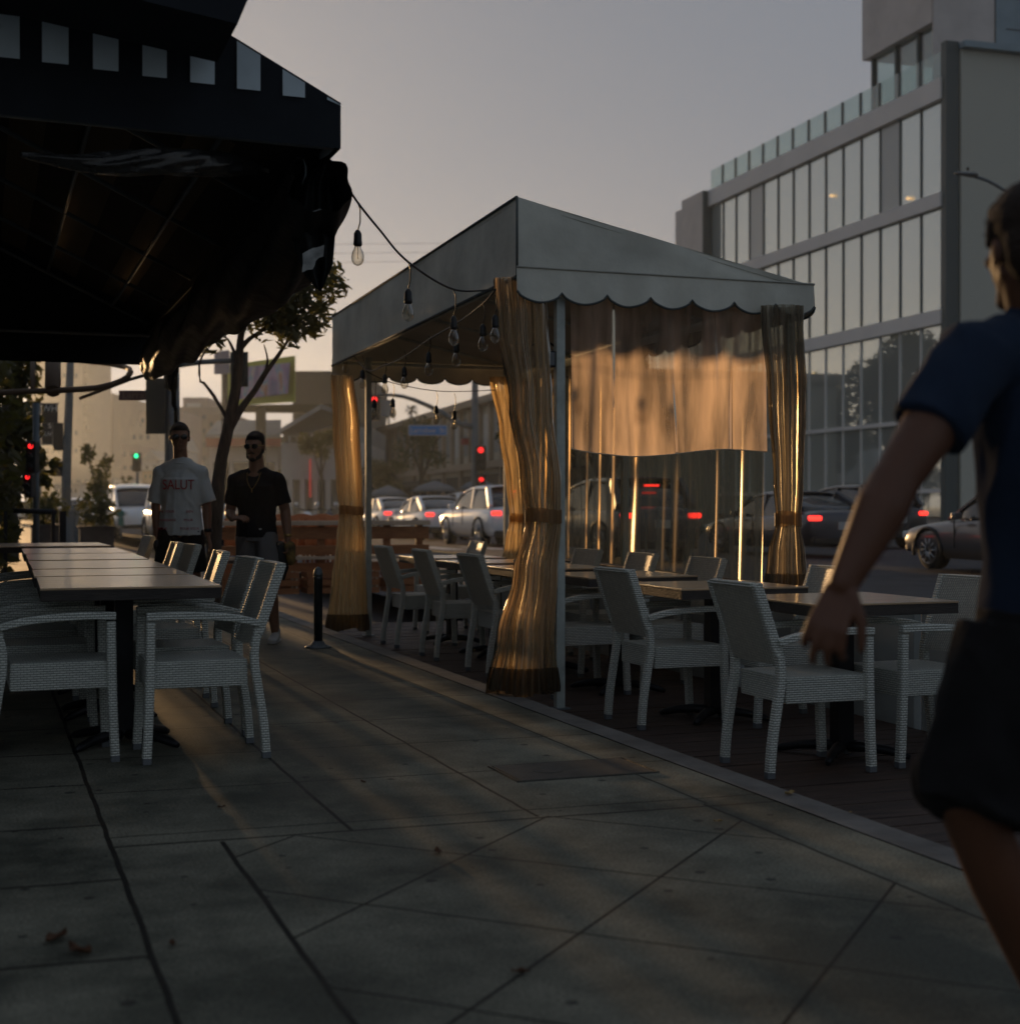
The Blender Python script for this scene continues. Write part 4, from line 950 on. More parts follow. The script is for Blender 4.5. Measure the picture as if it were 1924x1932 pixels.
# hillside behind it
g = B(); R = random.Random(4)
hp = [at(900, 800, 210), at(985, 732, 200), at(1100, 700, 190), at(1320, 735, 180), at(1330, 960, 180), at(890, 960, 210)]
mat('hill_scrub', (.10, .085, .04), .9, var=.5, vs=.2)
def hf(u, v):
    x = 880+u*480; top = 800-95*math.sin(min(1, u*1.6)*math.pi/2)+8*noise.noise(Vector((u*12, 0, 0)))
    P_ = at(x, 960-(960-top)*v, 205+40*v); return P_
g.grid(hf, 40, 10); g.make('hill', 'hill_scrub', kind='structure', smooth=True)

# ================= GLASS BUILDING =================
C0 = Vector((34, 46, 0)); gb_ = empty('glass_building', C0, label='white four-storey building with a glass curtain wall and roof terrace', cat='building')
m = bpy.data.materials.new('curtain_glass'); m.use_nodes = True; n = m.node_tree.nodes; l = m.node_tree.links; p = n['Principled BSDF']
p.inputs['Base Color'].default_value = (.58, .60, .55, 1); p.inputs['Roughness'].default_value = .1
gs = n.new('ShaderNodeBsdfGlossy'); gs.inputs['Roughness'].default_value = .015; gs.inputs[0].default_value = (.86, .92, .9, 1); mi = n.new('ShaderNodeMixShader'); mi.inputs[0].default_value = .55; l.new(p.outputs[0], mi.inputs[1]); l.new(gs.outputs[0], mi.inputs[2]); l.new(mi.outputs[0], n['Material Output'].inputs[0])
M['curtain_glass'] = m
m = bpy.data.materials.new('rail_glass'); m.use_nodes = True; n = m.node_tree.nodes; l = m.node_tree.links; n.clear()
o_ = n.new('ShaderNodeOutputMaterial'); tr = n.new('ShaderNodeBsdfTransparent'); tr.inputs[0].default_value = (.72, .82, .80, 1); gs = n.new('ShaderNodeBsdfGlossy'); gs.inputs['Roughness'].default_value = .04
mi = n.new('ShaderNodeMixShader'); mi.inputs[0].default_value = .22; l.new(tr.outputs[0], mi.inputs[1]); l.new(gs.outputs[0], mi.inputs[2]); l.new(mi.outputs[0], o_.inputs[0]); M['rail_glass'] = m
mat('panel_pink', (.68, .61, .56), .6, var=.12, vs=.8); mat('panel_blue', (.30, .38, .42), .5, var=.15, vs=.8)
mat('band', (.86, .80, .74), .6, var=.06, vs=.5); mat('mullion', (.10, .12, .115), .5); mat('blind', (.50, .48, .42), .9)
m = bpy.data.materials.new('ribbed'); m.use_nodes = True; n = m.node_tree.nodes; l = m.node_tree.links; p = n['Principled BSDF']; p.inputs['Base Color'].default_value = (.66, .64, .54, 1); p.inputs['Roughness'].default_value = .55
tc = n.new('ShaderNodeTexCoord'); wv = n.new('ShaderNodeTexWave'); wv.bands_direction = 'Z'; wv.inputs['Scale'].default_value = 3.2; l.new(tc.outputs['Object'], wv.inputs['Vector']); bu = n.new('ShaderNodeBump'); bu.inputs['Distance'].default_value = .03; l.new(wv.outputs['Fac'], bu.inputs['Height']); l.new(bu.outputs[0], p.inputs['Normal']); M['ribbed'] = m
fa = rad(2.9); fd = Vector((math.sin(fa), math.cos(fa), 0)); fn_ = Vector((-fd.y, fd.x, 0))   # along facade, outwards to the street
def gpnt(s_, z, o_=0): return fd*s_+fn_*o_+Vector((0, 0, z))
def gslab(s0, s1, z0, z1, o0, o1, mt, name, par=None):
    g = B(); g.poly([gpnt(s0, z0, o0), gpnt(s1, z0, o0), gpnt(s1, z0, o1), gpnt(s0, z0, o1)], z1-z0, (0, 0, 1)); return g.make(name, mt, par or gb_)
def zc(y): return H-(y-HY)*55/F
NB = 14; SL = 20.6
floors = [(zc(975), zc(612)), (zc(585), zc(392)), (zc(365), zc(190))]
bands = [(zc(612), zc(585)), (zc(392), zc(365)), (zc(190), zc(150))]
for i, (z0, z1) in enumerate(floors):
    gl_ = gslab(0, SL, max(z0, .2), z1, -.12, 0, 'curtain_glass', 'glazing')
    g = B()
    for k in range(NB+1):
        s_ = SL*k/NB; g.poly([gpnt(s_, max(z0, .2), -.1), gpnt(s_+.04, max(z0, .2), -.1), gpnt(s_+.04, max(z0, .2), .06), gpnt(s_, max(z0, .2), .06)], z1-max(z0, .2), (0, 0, 1))
    if i == 0:
        for zz in (zc(795), zc(930)): g.poly([gpnt(0, zz, .0), gpnt(SL, zz, .0), gpnt(SL, zz, .12), gpnt(0, zz, .12)], .16, (0, 0, 1))
    g.make('mullions', 'band' if i == 0 else 'mullion', gl_)
for z0, z1 in bands: gslab(-.1, SL, z0, z1, -.3, .22, 'band', 'floor_band')
R = random.Random(8)
for i, (z0, z1) in enumerate(floors[1:]):
    for k in range(NB):
        if R.random() < .07: gslab(SL*k/NB+.12, SL*(k+1)/NB-.05, z0, z1, -.005, .004+.004*i, 'glass_tint' if 'glass_tint' in M else mat('glass_tint', (.46, .47, .44), .12, spec=1).name, 'blind_window')
gslab(0, 26, .15, zc(150), -22, -.35, 'panel_pink', 'core')
gslab(-.36, -.02, .15, zc(95)+.2, -.4, .15, 'mullion', 'corner_fin')
# end wall facing us
ew = B(); z1 = zc(100)
w0 = gpnt(-.45, .15, -.45); 
ew.poly([w0, w0-fn_*24, w0-fn_*24+Vector((0, 0, z1-.15)), w0+Vector((0, 0, z1-.15))], .4, fd); ew.make('end_wall', 'ribbed', gb_)
gslab(-.75, -.1, z1+.02, z1+.25, -24.5, -.4, 'panel_blue', 'coping')
g = B(); g.box(tuple(w0-fn_*3.2+Vector((0, 0, 1.2))-fd*.03), (.25, .25, 2.2)); g.make('downpipe', 'galvanized', gb_)
# slab at the far end and roof rail
gslab(SL, SL+2.6, .15, zc(100)-1.0, -8, .5, 'panel_pink', 'end_slab'); gslab(SL-.1, SL-.02, .15, zc(150), .02, .5, 'mullion', 'edge_trim')
for k in range(NB):
    r_ = gslab(SL*k/NB+.14, SL*(k+1)/NB-.06, zc(148), zc(98), .02, .05, 'rail_glass', 'roof_railing')
    gslab(SL*k/NB-.02, SL*k/NB+.10, zc(150), zc(98), .0, .08, 'mullion', 'rail_post', r_)
# penthouse
ph = empty('x', (0, 0, 0)); bpy.data.objects.remove(ph)
def ppix(x, y, t): return at(x, y, t)-C0
s2 = 6.9
zr_ = zc(150)+.02
gslab(1.75, s2, 20.0, 24.5, -6, -.6, 'panel_pink', 'penthouse_wall')
gslab(1.75, s2-.45, zr_, 19.98, -.95, -.9, 'rail_glass', 'penthouse_glazing')
gslab(2.2, 6.2, zr_, 19.9, -5.8, -4.4, 'panel_blue', 'inner_wall')
for s_ in (3.0, 4.6, s2-.5): gslab(s_, s_+.12, zr_, 19.98, -1.05, -.8, 'mullion', 'penthouse_post')
g = B(); w1 = gpnt(1.7, zr_, -.62); g.poly([w1, w1-fn_*2.75, w1-fn_*2.75+Vector((0, 0, 7.2)), w1+Vector((0, 0, 7.2))], .05, -fd); g.make('penthouse_end', 'panel_pink', gb_)
g = B(); w2 = w1-fn_*2.8-fd*.05; g.poly([w2, w2-fn_*12, w2-fn_*12+Vector((0, 0, 7.2)), w2+Vector((0, 0, 7.2))], .06, -fd); g.make('shingled_panel', 'panel_blue', gb_)
g = B(); R = random.Random(2)
for k in range(90):
    a = R.uniform(.1, 11); z = .2+int(R.uniform(0, 11))*.62; q = w2-fn_*a-fd*.065+Vector((0, 0, z)); g.poly([q, q-fn_*1.1, q-fn_*1.1+Vector((0, 0, .03)), q+Vector((0, 0, .03))], .03, -fd)
g.make('shingle_joints', 'mullion', gb_)
# lit lamps seen inside
mat('lamp_glow', (1, .7, .3), .5, emit=((1, .62, .3), .4))
for i, (x, y) in enumerate(((1556, 368), (1712, 374))):
    P_ = atX(x, y, 34.0); g = B(); s_ = (P_.y-46)/fd.y
    g.lathe(tuple(gpnt(s_, P_.z, .10)), [(.02, .07), (.08, .03), (.10, -.02), (.03, -.07)], 10); g.make('lamp', 'lamp_glow', gb_)
# street trees on the far pavement, mirrored in the lobby glass
for i, (x, y, h, lb) in enumerate(((26.9, 61.5, 9.6, 'broad dark tree on the far pavement seen dimly through the street curtain'), (27.3, 69.5, 8.0, 'second dark tree farther along the far pavement, behind the street curtain'))):
    b_ = Vector((x, y, .19)); R = random.Random(70+i); cl = [(b_+Vector((0, 0, h*.66)), 2.2)]
    for k in range(12): a = R.uniform(0, 6.28); cl.append((b_+Vector((math.cos(a)*R.uniform(1.2, 2.6), math.sin(a)*R.uniform(1.2, 2.6), h*R.uniform(.45, .9))), R.uniform(.8, 1.3)))
    lb_ = [([b_+Vector((0, 0, 1.5)), b_+Vector((math.cos(a)*.8, math.sin(a)*.8, 3.4)), b_+Vector((math.cos(a)*1.7, math.sin(a)*1.7, 5.2))], [.12, .09, .05]) for a in (0, 1.3, 2.4, 3.6, 5)]
    tree('shade_tree', b_, ([b_, b_+Vector((.05, 0, 2)), b_+Vector((0, 0, h*.7))], [.2, .16, .06]), lb_, cl, lb, 80+i, .22, 2000, grp='trees on the far pavement')
# ================= STREET FURNITURE =================
mat('pole_paint', (.13, .15, .16), .5, metal=.3, var=.2); mat('signal_black', (.02, .02, .018), .5); mat('signal_yellowish', (.05, .05, .04), .6)
mat('sig_red', (.4, .01, .01), .4, emit=((1, .02, .02), 1.1)); mat('sig_green', (.01, .3, .08), .4, emit=((.02, .9, .3), 1.3)); mat('sig_off', (.02, .02, .02), .3)
mat('sign_blue', (.03, .22, .55), .5); mat('sign_backlit', (.10, .05, .04), .6); mat('sign_white', (.6, .6, .58), .5); mat('letters_backlit', (.17, .12, .09), .6)
def signal(parent_name, p, h, lit, lab, pole=None, rot=0, face=1, hw=.17, grp='traffic signals'):
    """three-lamp signal head facing us"""
    e = empty(parent_name, p, rot=-rad(YAW)+rot, label=lab, cat='traffic light', group=grp)
    g = B(); g.box((0, 0, 0), (hw*2, .2, h), bev=.02); g.make('housing', 'signal_black', e)
    for k in range(3):
        z = h/2-h*(k+.5)/3; on = lit[0] == k
        g = B(); g.lathe((0, -.105, z), [(.002, -.03), (hw*.36, -.02), (hw*.52, 0), (hw*.52, .01)], 16, 'y'); g.make('lens', ('sig_'+lit[1]) if on else 'sig_off', e)
        g = B(); g.tube([(math.cos(a)*hw*.64, -.19, z+math.sin(a)*hw*.64) for a in [i*math.pi/8 for i in range(-1, 10)]], .012, 5); g.make('visor', 'signal_black', e)
    return e
# right-hand mast arm with the street name sign
e = empty('signal_mast', at(896, 975, 56), label='tall grey signal mast with a long arm behind the white cars', cat='signal mast'); e.location.z = .1; l0 = Vector(e.location)
g = B(); g.lathe((0, 0, 0), [(.16, 0), (.15, 2), (.12, 6)], 14); g.make('pole', 'pole_paint', e)
g = B(); ap = pathpts([at(894, 806, 56)-l0, at(868, 800, 56)-l0, at(840, 782, 56)-l0, at(800, 762, 56)-l0, at(760, 748, 56)-l0, at(712, 744, 56)-l0], .3); g.tube(ap, [.11-.05*i/(len(ap)-1) for i in range(len(ap))], 8); g.make('arm', 'pole_paint', e)
signal('traffic_signal', at(707, 770, 55.7), .95, (0, 'red'), 'red traffic signal at the end of the long arm, under the valance', hw=.2)
signal('traffic_signal', at(907, 865, 55.5), .95, (0, 'red'), 'red traffic signal on the mast right of the street name sign', hw=.2)
pd = signal('walk_signal', at(908, 905, 55.5), .42, (1, 'red'), 'small red walk signal below the mast signal')
e = empty('street_name_sign', at(807, 812, 55.6), rot=-rad(YAW), label='blue street name sign with white letters hanging from the mast arm', cat='sign')
g = B(); g.box((0, 0, 0), (1.48, .04, .40), bev=.01); g.make('border', 'sign_white', e); g = B(); g.box((0, -.022, 0), (1.43, .012, .35)); g.make('plate', 'sign_blue', e)
text('lettering', 'Larrabee  St', .27, 'sign_white', e, (0, -.035, -.005), (rad(90), 0, 0), .004, sx=1.0)
g = B(); g.box((-.5, 0, .35), (.03, .03, .35)); g.box((.5, 0, .3), (.03, .03, .3)); g.make('hanger', 'pole_paint', e)
e = empty('sign_back', at(858, 770, 55.9), rot=-rad(YAW), label='grey back of a square sign beside the red arm signal', cat='sign'); e.location = at(722, 772, 55.8)
g = B(); g.box((.15, 0, .05), (.62, .03, .62)); g.make('plate', 'b_grey', e); g = B(); g.box((.15, .03, .3), (.05, .05, .5)); g.make('bracket', 'pole_paint', e)
# near big signal pole on our kerb
e = empty('signal_pole', at(325, 1080, 25), label='thick grey signal pole behind the man in the pale shirt', cat='signal pole'); e.location.z = .15; l0 = Vector(e.location)
g = B(); g.lathe((0, 0, 0), [(.15, 0), (.15, .2), (.135, .22), (.13, 2), (.115, 4.6)], 16); g.make('pole', 'pole_paint', e)
g = B(); g.tube([at(330, 690, 25)-l0, at(380, 683, 25)-l0, at(445, 680, 25)-l0], .045, 8); g.make('arm', 'pole_paint', e)
e = empty('traffic_signal', at(294, 766, 24.8), rot=-rad(YAW), label='large back-lit signal backplate at the left of the thick pole', cat='traffic light', group='traffic signals')
g = B(); g.box((0, 0, 0), (.34, .03, .95), bev=.01); g.make('backplate', 'signal_yellowish', e); g = B(); g.box((0, .1, 0), (.26, .16, .85), bev=.02); g.make('housing', 'signal_black', e)
e = empty('traffic_signal', at(452, 697, 25), rot=-rad(YAW), label='dark signal head on the arm behind the tree trunk', cat='traffic light', group='traffic signals')
g = B(); g.box((0, 0, 0), (.25, .2, .55), bev=.02); g.make('housing', 'signal_black', e); g = B(); g.box((0, -.02, 0), (.30, .02, .60)); g.make('backplate', 'signal_yellowish', e)
e = empty('street_name_sign', at(252, 746, 24.9), rot=-rad(YAW), label='back-lit street name board with its shade painted in, sticking out left of the thick pole', cat='sign')
g = B(); g.box((.02, 0, 0), (.54, .03, .17), bev=.004); g.make('plate', 'sign_backlit', e)  # back-lit shade put into the plate and letter colours
text('lettering', 'Larra', .16, 'letters_backlit', e, (-.0, -.02, 0), (rad(90), 0, 0), .002, sx=1.1)
# slim lamp post and cabinet at left
e = empty('lamp_post', at(124, 1010, 38), label='slim grey post rising in front of the far towers at left', cat='lamp post'); e.location.z = .16; l0 = Vector(e.location)
g = B(); g.tube([(0, 0, 0), at(125, 900, 38)-l0, at(131, 740, 38)-l0, at(134, 640, 38)-l0], [.13, .12, .10, .09], 12); g.make('pole', 'pole_paint', e)
g = B(); g.box(tuple(at(109, 824, 38)-l0), (.26, .25, .72), bev=.02); g.make('sign_box', 'signal_black', e); g = B(); g.box(tuple(at(107, 884, 38)-l0), (.28, .28, .40), bev=.03); g.make('walk_signal_box', 'signal_black', e)
e = empty('utility_cabinet', at(127, 1030, 36), rot=-rad(YAW), label='grey utility cabinet at the foot of the slim post', cat='cabinet'); e.location.z = .16
g = B(); g.box((0, 0, .45), (.5, .4, .9), bev=.02); g.make('body', 'pole_paint', e); g = B(); g.box((0, 0, .925), (.54, .44, .045), bev=.01); g.make('lid', 'galvanized', e); g = B(); g.box((.0, -.205, .45), (.42, .012, .75)); g.make('door', 'grey_plastic', e)
# left signals
e = empty('signal_pole', at(68, 1060, 21.6), label='thin pole with signals in front of the dark foliage', cat='signal pole'); e.location.z = .16; l0 = Vector(e.location)
g = B(); g.tube([(0, 0, 0), at(68, 760, 21.6)-l0], .045, 10); g.make('pole', 'pole_paint', e)
signal('traffic_signal', at(62, 862, 21.3), .46, (0, 'red'), 'bright red signal at left in front of the foliage', hw=.07)
signal('traffic_signal', at(56, 916, 21.3), .36, (0, 'red'), 'second red light at left, lower than the bright one', hw=.06)
signal('traffic_signal', at(258, 872, 70), .9, (0, 'green'), 'distant green signal left of the man in the pale shirt', hw=.2)
signal('traffic_signal', at(399, 940, 60), .6, (0, 'green'), 'green signal low beside the tree trunk', hw=.12)
for i, (x, y, y1, t) in enumerate(((259, 885, 975, 70.3), (399, 950, 985, 60.3))):
    a = at(x, y1, t); a.z = .1; e = empty('signal_pole', a, label=['thin distant pole under the green signal', 'short pole under the low green signal'][i], cat='signal pole')
    g = B(); g.tube([(0, 0, 0), at(x, y, t)-a], .06, 8); g.make('pole', 'pole_paint', e); g = B(); g.lathe((0, 0, 0), [(.14, 0), (.14, .05), (.08, .1)], 10); g.make('base', 'pole_paint', e)
# street banner
e = empty('street_banner', at(94, 800, 40), rot=-rad(YAW), label='black street banner with pale writing at left', cat='banner'); 
g = B(); g.box((0, 0, 0), (.44, .02, 1.1)); g.make('cloth', 'black_plastic', e)
for i, (tx, sz, z) in enumerate((('WH', .25, .42), ('S', .2, -.05), ('LIVE', .16, -.28))):
    text('lettering', tx, sz, 'sign_white', e, (0, -.02, z), (rad(90), 0, 0), .002)
g = B(); g.tube([(-.26, 0, .56), (.26, 0, .56)], .02, 6); g.tube([(-.26, 0, -.56), (.26, 0, -.56)], .02, 6); g.tube([(-.28, .02, .6), (-.28, .02, -4.6)], .04, 8); g.make('brackets', 'pole_paint', e)
# parking meters
mat('meter_teal', (.03, .16, .15), .45); 
for i, (x, y, t, lb) in enumerate(((181, 958, 50, 'far teal parking meter beside the young tree'), (300, 962, 36, 'near teal parking meter just left of the man in the pale shirt'), (228, 962, 44, 'teal parking meter between the young tree and the white van'))):
    a = at(x, 1040, t); a.z = .16; e = empty('parking_meter', a, rot=-rad(YAW), label=lb, cat='parking meter', group='parking meters'); top = at(x, y, t).z-.16
    g = B(); g.tube([(0, 0, 0), (0, 0, top-.45)], .035, 8); g.make('post', 'pole_paint', e)
    g = B(); g.box((0, 0, top-.36), (.17, .13, .26), bev=.03); g.make('housing', 'meter_teal', e); g = B(); g.lathe((0, -.05, top-.12), [(.11, 0), (.11, .1)], 16, 'y'); g.make('head', 'meter_teal', e)
# railing behind the far table
e = empty('railing', (.15, 19.6, .05), label='dark metal railing at the left beyond the farthest table', cat='railing'); l0 = Vector(e.location)
g = B(); g.tube([at(-30, 962, 20.5)-l0, at(105, 966, 20)-l0], .035, 8); g.make('rail', 'dark_metal', e)
for x in (-25, 10, 100, 118):
    a = at(x, 964, 20); g = B(); g.box((a.x-l0.x, a.y-l0.y, (a.z-.05)/2), (.05, .05, a.z-.05)) if x < 105 else g.box((a.x-l0.x, a.y-l0.y, (a.z-.05)/2), (.09, .09, a.z-.05)); g.make('post', 'dark_metal', e)
# curved sail awning frame at left
e = empty('curved_canopy', at(150, 740, 17), label='curved frame of the next awning looping under the black one', cat='awning'); l0 = Vector(e.location)
mat('frame_tan', (.12, .08, .05), .7)
lp = [(-20, 742), (60, 738), (120, 736), (180, 732), (215, 724), (240, 712), (246, 703), (240, 694), (205, 686), (150, 680)]
g = B(); g.tube(pathpts([at(x, y, 17+ (i*.25 if i > 6 else 0))-l0 for i, (x, y) in enumerate(lp)], .06), .035, 8); g.make('rim', 'frame_tan', e)
g = B(); g.tube([at(150, 752, 17)-l0, at(245, 716, 17)-l0, at(300, 700, 16.5)-l0], .02, 6); g.tube([at(62, 735, 17)-l0, at(62, 668, 17.5)-l0], .03, 6); g.tube([at(100, 738, 17)-l0, at(100, 668, 17.5)-l0], .09, 8); g.make('struts', 'frame_tan', e)
# cobra street lamp
e = empty('street_lamp', at(1990, 1010, 40), label='grey cobra-head street lamp reaching in from the right edge', cat='street lamp'); e.location.z = .1; l0 = Vector(e.location)
g = B(); g.lathe((0, 0, 0), [(.16, 0), (.12, 4), (.09, 8.2)], 12); g.make('pole', 'pole_paint', e)
g = B(); g.tube(pathpts([Vector((0, 0, 8.2)), at(1960, 420, 40)-l0, at(1925, 385, 40)-l0, at(1895, 360, 40)-l0, at(1860, 340, 40)-l0, at(1835, 332, 40)-l0], .2), .045, 8); g.make('arm', 'pole_paint', e)
g = B(); g.hull(at(1835, 330, 40)-l0, (.14, .14, .07), at(1806, 327, 40)-l0, (.10, .10, .05)); g.make('lamp_head', 'galvanized', e); g = B(); g.lathe(tuple(at(1825, 322, 40)-l0), [(.03, 0), (.04, .06), (.02, .1)], 8); g.make('photocell', 'black_plastic', e)
# cafe umbrellas
mat('umbrella_grey', (.16, .18, .20), .8)
for i, (x0, x1, y) in enumerate(((770, 870, 907), (860, 945, 903), (690, 775, 916))):
    t = 60; c = at((x0+x1)/2, 960, t); c.z = .19; e = empty('market_umbrella', c, label=['left grey market umbrella behind the white sedan', 'right grey market umbrella behind the white cars', 'low grey market umbrella behind the farthest white car'][i], cat='umbrella', group='grey umbrellas across the street')
    hw = (x1-x0)/2*t/F; zt = at(0, y, t).z-.19
    g = B(); g.lathe((0, 0, 0), [(hw, zt-.45), (hw*.6, zt-.2), (.06, zt)], 8); g.make('canopy', 'umbrella_grey', e); g = B(); g.tube([(0, 0, 0), (0, 0, zt)], .03, 8); g.make('pole', 'dark_metal', e)
    g = B(); g.lathe((0, 0, 0), [(.3, 0), (.3, .06), (.1, .1)], 12); g.make('base', 'dark_metal', e)

# ================= WOODEN BARRICADE =================
bx0 = at(425, 1122, 18.6); 
e = empty('wooden_fence', (2.75, 18.5, .08), label='low orange-brown timber fence of boards and crates beyond the bollard', cat='fence'); l0 = Vector(e.location)
for i, (z0, z1, mt) in enumerate(((.84, .90, 'plank_pale'), (.66, .82, 'plank_orange'), (.46, .58, 'plank_orange'), (.40, .44, 'plank_pale'), (.24, .36, 'plank_orange'), (.02, .16, 'plank_orange'))):
    g = B(); g.box((1.35, .0 if mt == 'plank_orange' else -.03, (z0+z1)/2), (2.9, .05 if mt == 'plank_orange' else .12, z1-z0), bev=.006); g.make('rail_board', mt, e)
for k in range(7):
    g = B(); g.box((.04+k*.44, .04, .45), (.09, .06, .90), bev=.005); g.make('post', 'plank_orange', e)
for k in range(5):
    c = empty('wooden_crate', (3.0+k*.52, 18.25-.04*(k % 2), .06), rot=rad(3*(k % 3-1)), label=['leftmost timber crate at the foot of the orange fence', 'second timber crate from the left at the orange fence', 'middle timber crate at the orange fence', 'fourth timber crate from the left at the orange fence', 'rightmost timber crate, half behind the far curtain'][k], cat='crate', group='timber crates in front of the orange fence')
    for z in (.04, .14, .24): g = B(); g.box((0, -.15, z), (.42, .018, .07)); g.box((0, .15, z), (.42, .018, .07)); g.box((-.2, 0, z), (.018, .28, .07)); g.box((.2, 0, z), (.018, .28, .07)); g.make('slat', 'plank_orange', c)
    g = B()
    for sx in (-1, 1):
        for sy in (-1, 1): g.box((sx*.18, sy*.13, .14), (.03, .03, .28))
    g.make('corner_post', 'plank_pale' if k % 2 else 'plank_orange', c)
mat('orange_plastic', (.50, .16, .05), .5)
for k in range(6):
    p = at(455+k*38, 1000, 20.5); c = empty('orange_seat', (p.x, p.y, .1), rot=-rad(YAW), label=['leftmost rounded orange seat back above the fence', 'second rounded orange seat back from the left', 'third rounded orange seat back, beside the man in black', 'fourth rounded orange seat back above the fence', 'fifth rounded orange seat back above the fence', 'rightmost rounded orange seat back by the far curtain'][k], cat='seat', group='orange seats behind the timber fence')
    g = B(); g.grid(lambda u, v: ((u-.5)*.5, .08*math.cos((u-.5)*2.2)-.0, .45+.44*v+.07*v*math.sin(u*math.pi)), 12, 4); o = g.make('back', 'orange_plastic', c, smooth=True); sm = o.modifiers.new('s', 'SOLIDIFY'); sm.thickness = .04
    g = B(); g.box((0, -.2, .43), (.48, .46, .05), bev=.015); g.make('seat', 'orange_plastic', c)
    for sx in (-1, 1):
        for sy in (-.38, .02): g = B(); g.box((sx*.2, sy, .205), (.035, .035, .41)); g.make('leg', 'plank_orange', c)

# ================= CARS =================
mat('tyre', (.015, .015, .015), .85); mat('rim', (.35, .36, .37), .3, metal=.8)
mat('car_glass', (.03, .035, .04), .06, spec=.9); mat('tail_red', (.35, .01, .01), .2, emit=((1, .03, .02), 1.7)); mat('tail_dim', (.25, .01, .01), .2)
mat('plate', (.45, .45, .43), .5); mat('headlight', (.7, .7, .68), .1, spec=1); mat('trim_black', (.015, .015, .015), .5); mat('amber', (.5, .2, .02), .3, emit=((1, .5, .2), .4))
def paint(name, col, rough=.28):
    m = mat(name, col, rough, metal=.25, spec=.6); p = m.node_tree.nodes['Principled BSDF']; p.inputs['Coat Weight'].default_value = .8; p.inputs['Coat Roughness'].default_value = .08; return m
paint('paint_white', (.84, .84, .84)); paint('paint_dark', (.04, .045, .06)); paint('paint_silver', (.09, .09, .095)); paint('paint_black', (.015, .015, .018))
BODY = {'sedan': dict(L=4.75, W=.91, prof=[(-2.37, .42, .62, .72), (-2.30, .30, .72, .84), (-1.9, .24, .78, .90), (-1.3, .20, .85, .91), (0, .19, .92, .91), (1.2, .20, .96, .90), (1.9, .24, .99, .88), (2.28, .30, .98, .84), (2.37, .40, .88, .74)],
                      house=[(-1.15, .87, .88, .80), (-.35, .92, 1.33, .66), (.25, .93, 1.44, .64), (1.0, .95, 1.38, .63), (1.95, .98, 1.02, .72)]),
        'suv': dict(L=4.7, W=.94, prof=[(-2.35, .45, .72, .76), (-2.25, .34, .92, .88), (-1.8, .28, 1.0, .93), (-1.2, .25, 1.04, .94), (0, .24, 1.06, .94), (1.3, .25, 1.08, .93), (2.0, .30, 1.08, .91), (2.25, .36, 1.05, .88), (2.34, .44, .9, .80)],
                    house=[(-1.25, 1.03, 1.04, .84), (-.5, 1.05, 1.52, .71), (.2, 1.06, 1.67, .68), (1.6, 1.07, 1.62, .67), (2.15, 1.07, 1.12, .78)]),
        'van': dict(L=5.2, W=.98, prof=[(-2.6, .45, .80, .80), (-2.5, .34, .98, .92), (-2.0, .28, 1.08, .97), (-1.2, .25, 1.12, .98), (0, .24, 1.14, .98), (1.5, .25, 1.16, .98), (2.3, .30, 1.16, .96), (2.55, .40, 1.1, .90)],
                    house=[(-2.0, 1.07, 1.08, .86), (-1.1, 1.10, 1.75, .78), (-.3, 1.12, 1.92, .76), (2.2, 1.14, 1.90, .76), (2.52, 1.12, 1.2, .88)])}
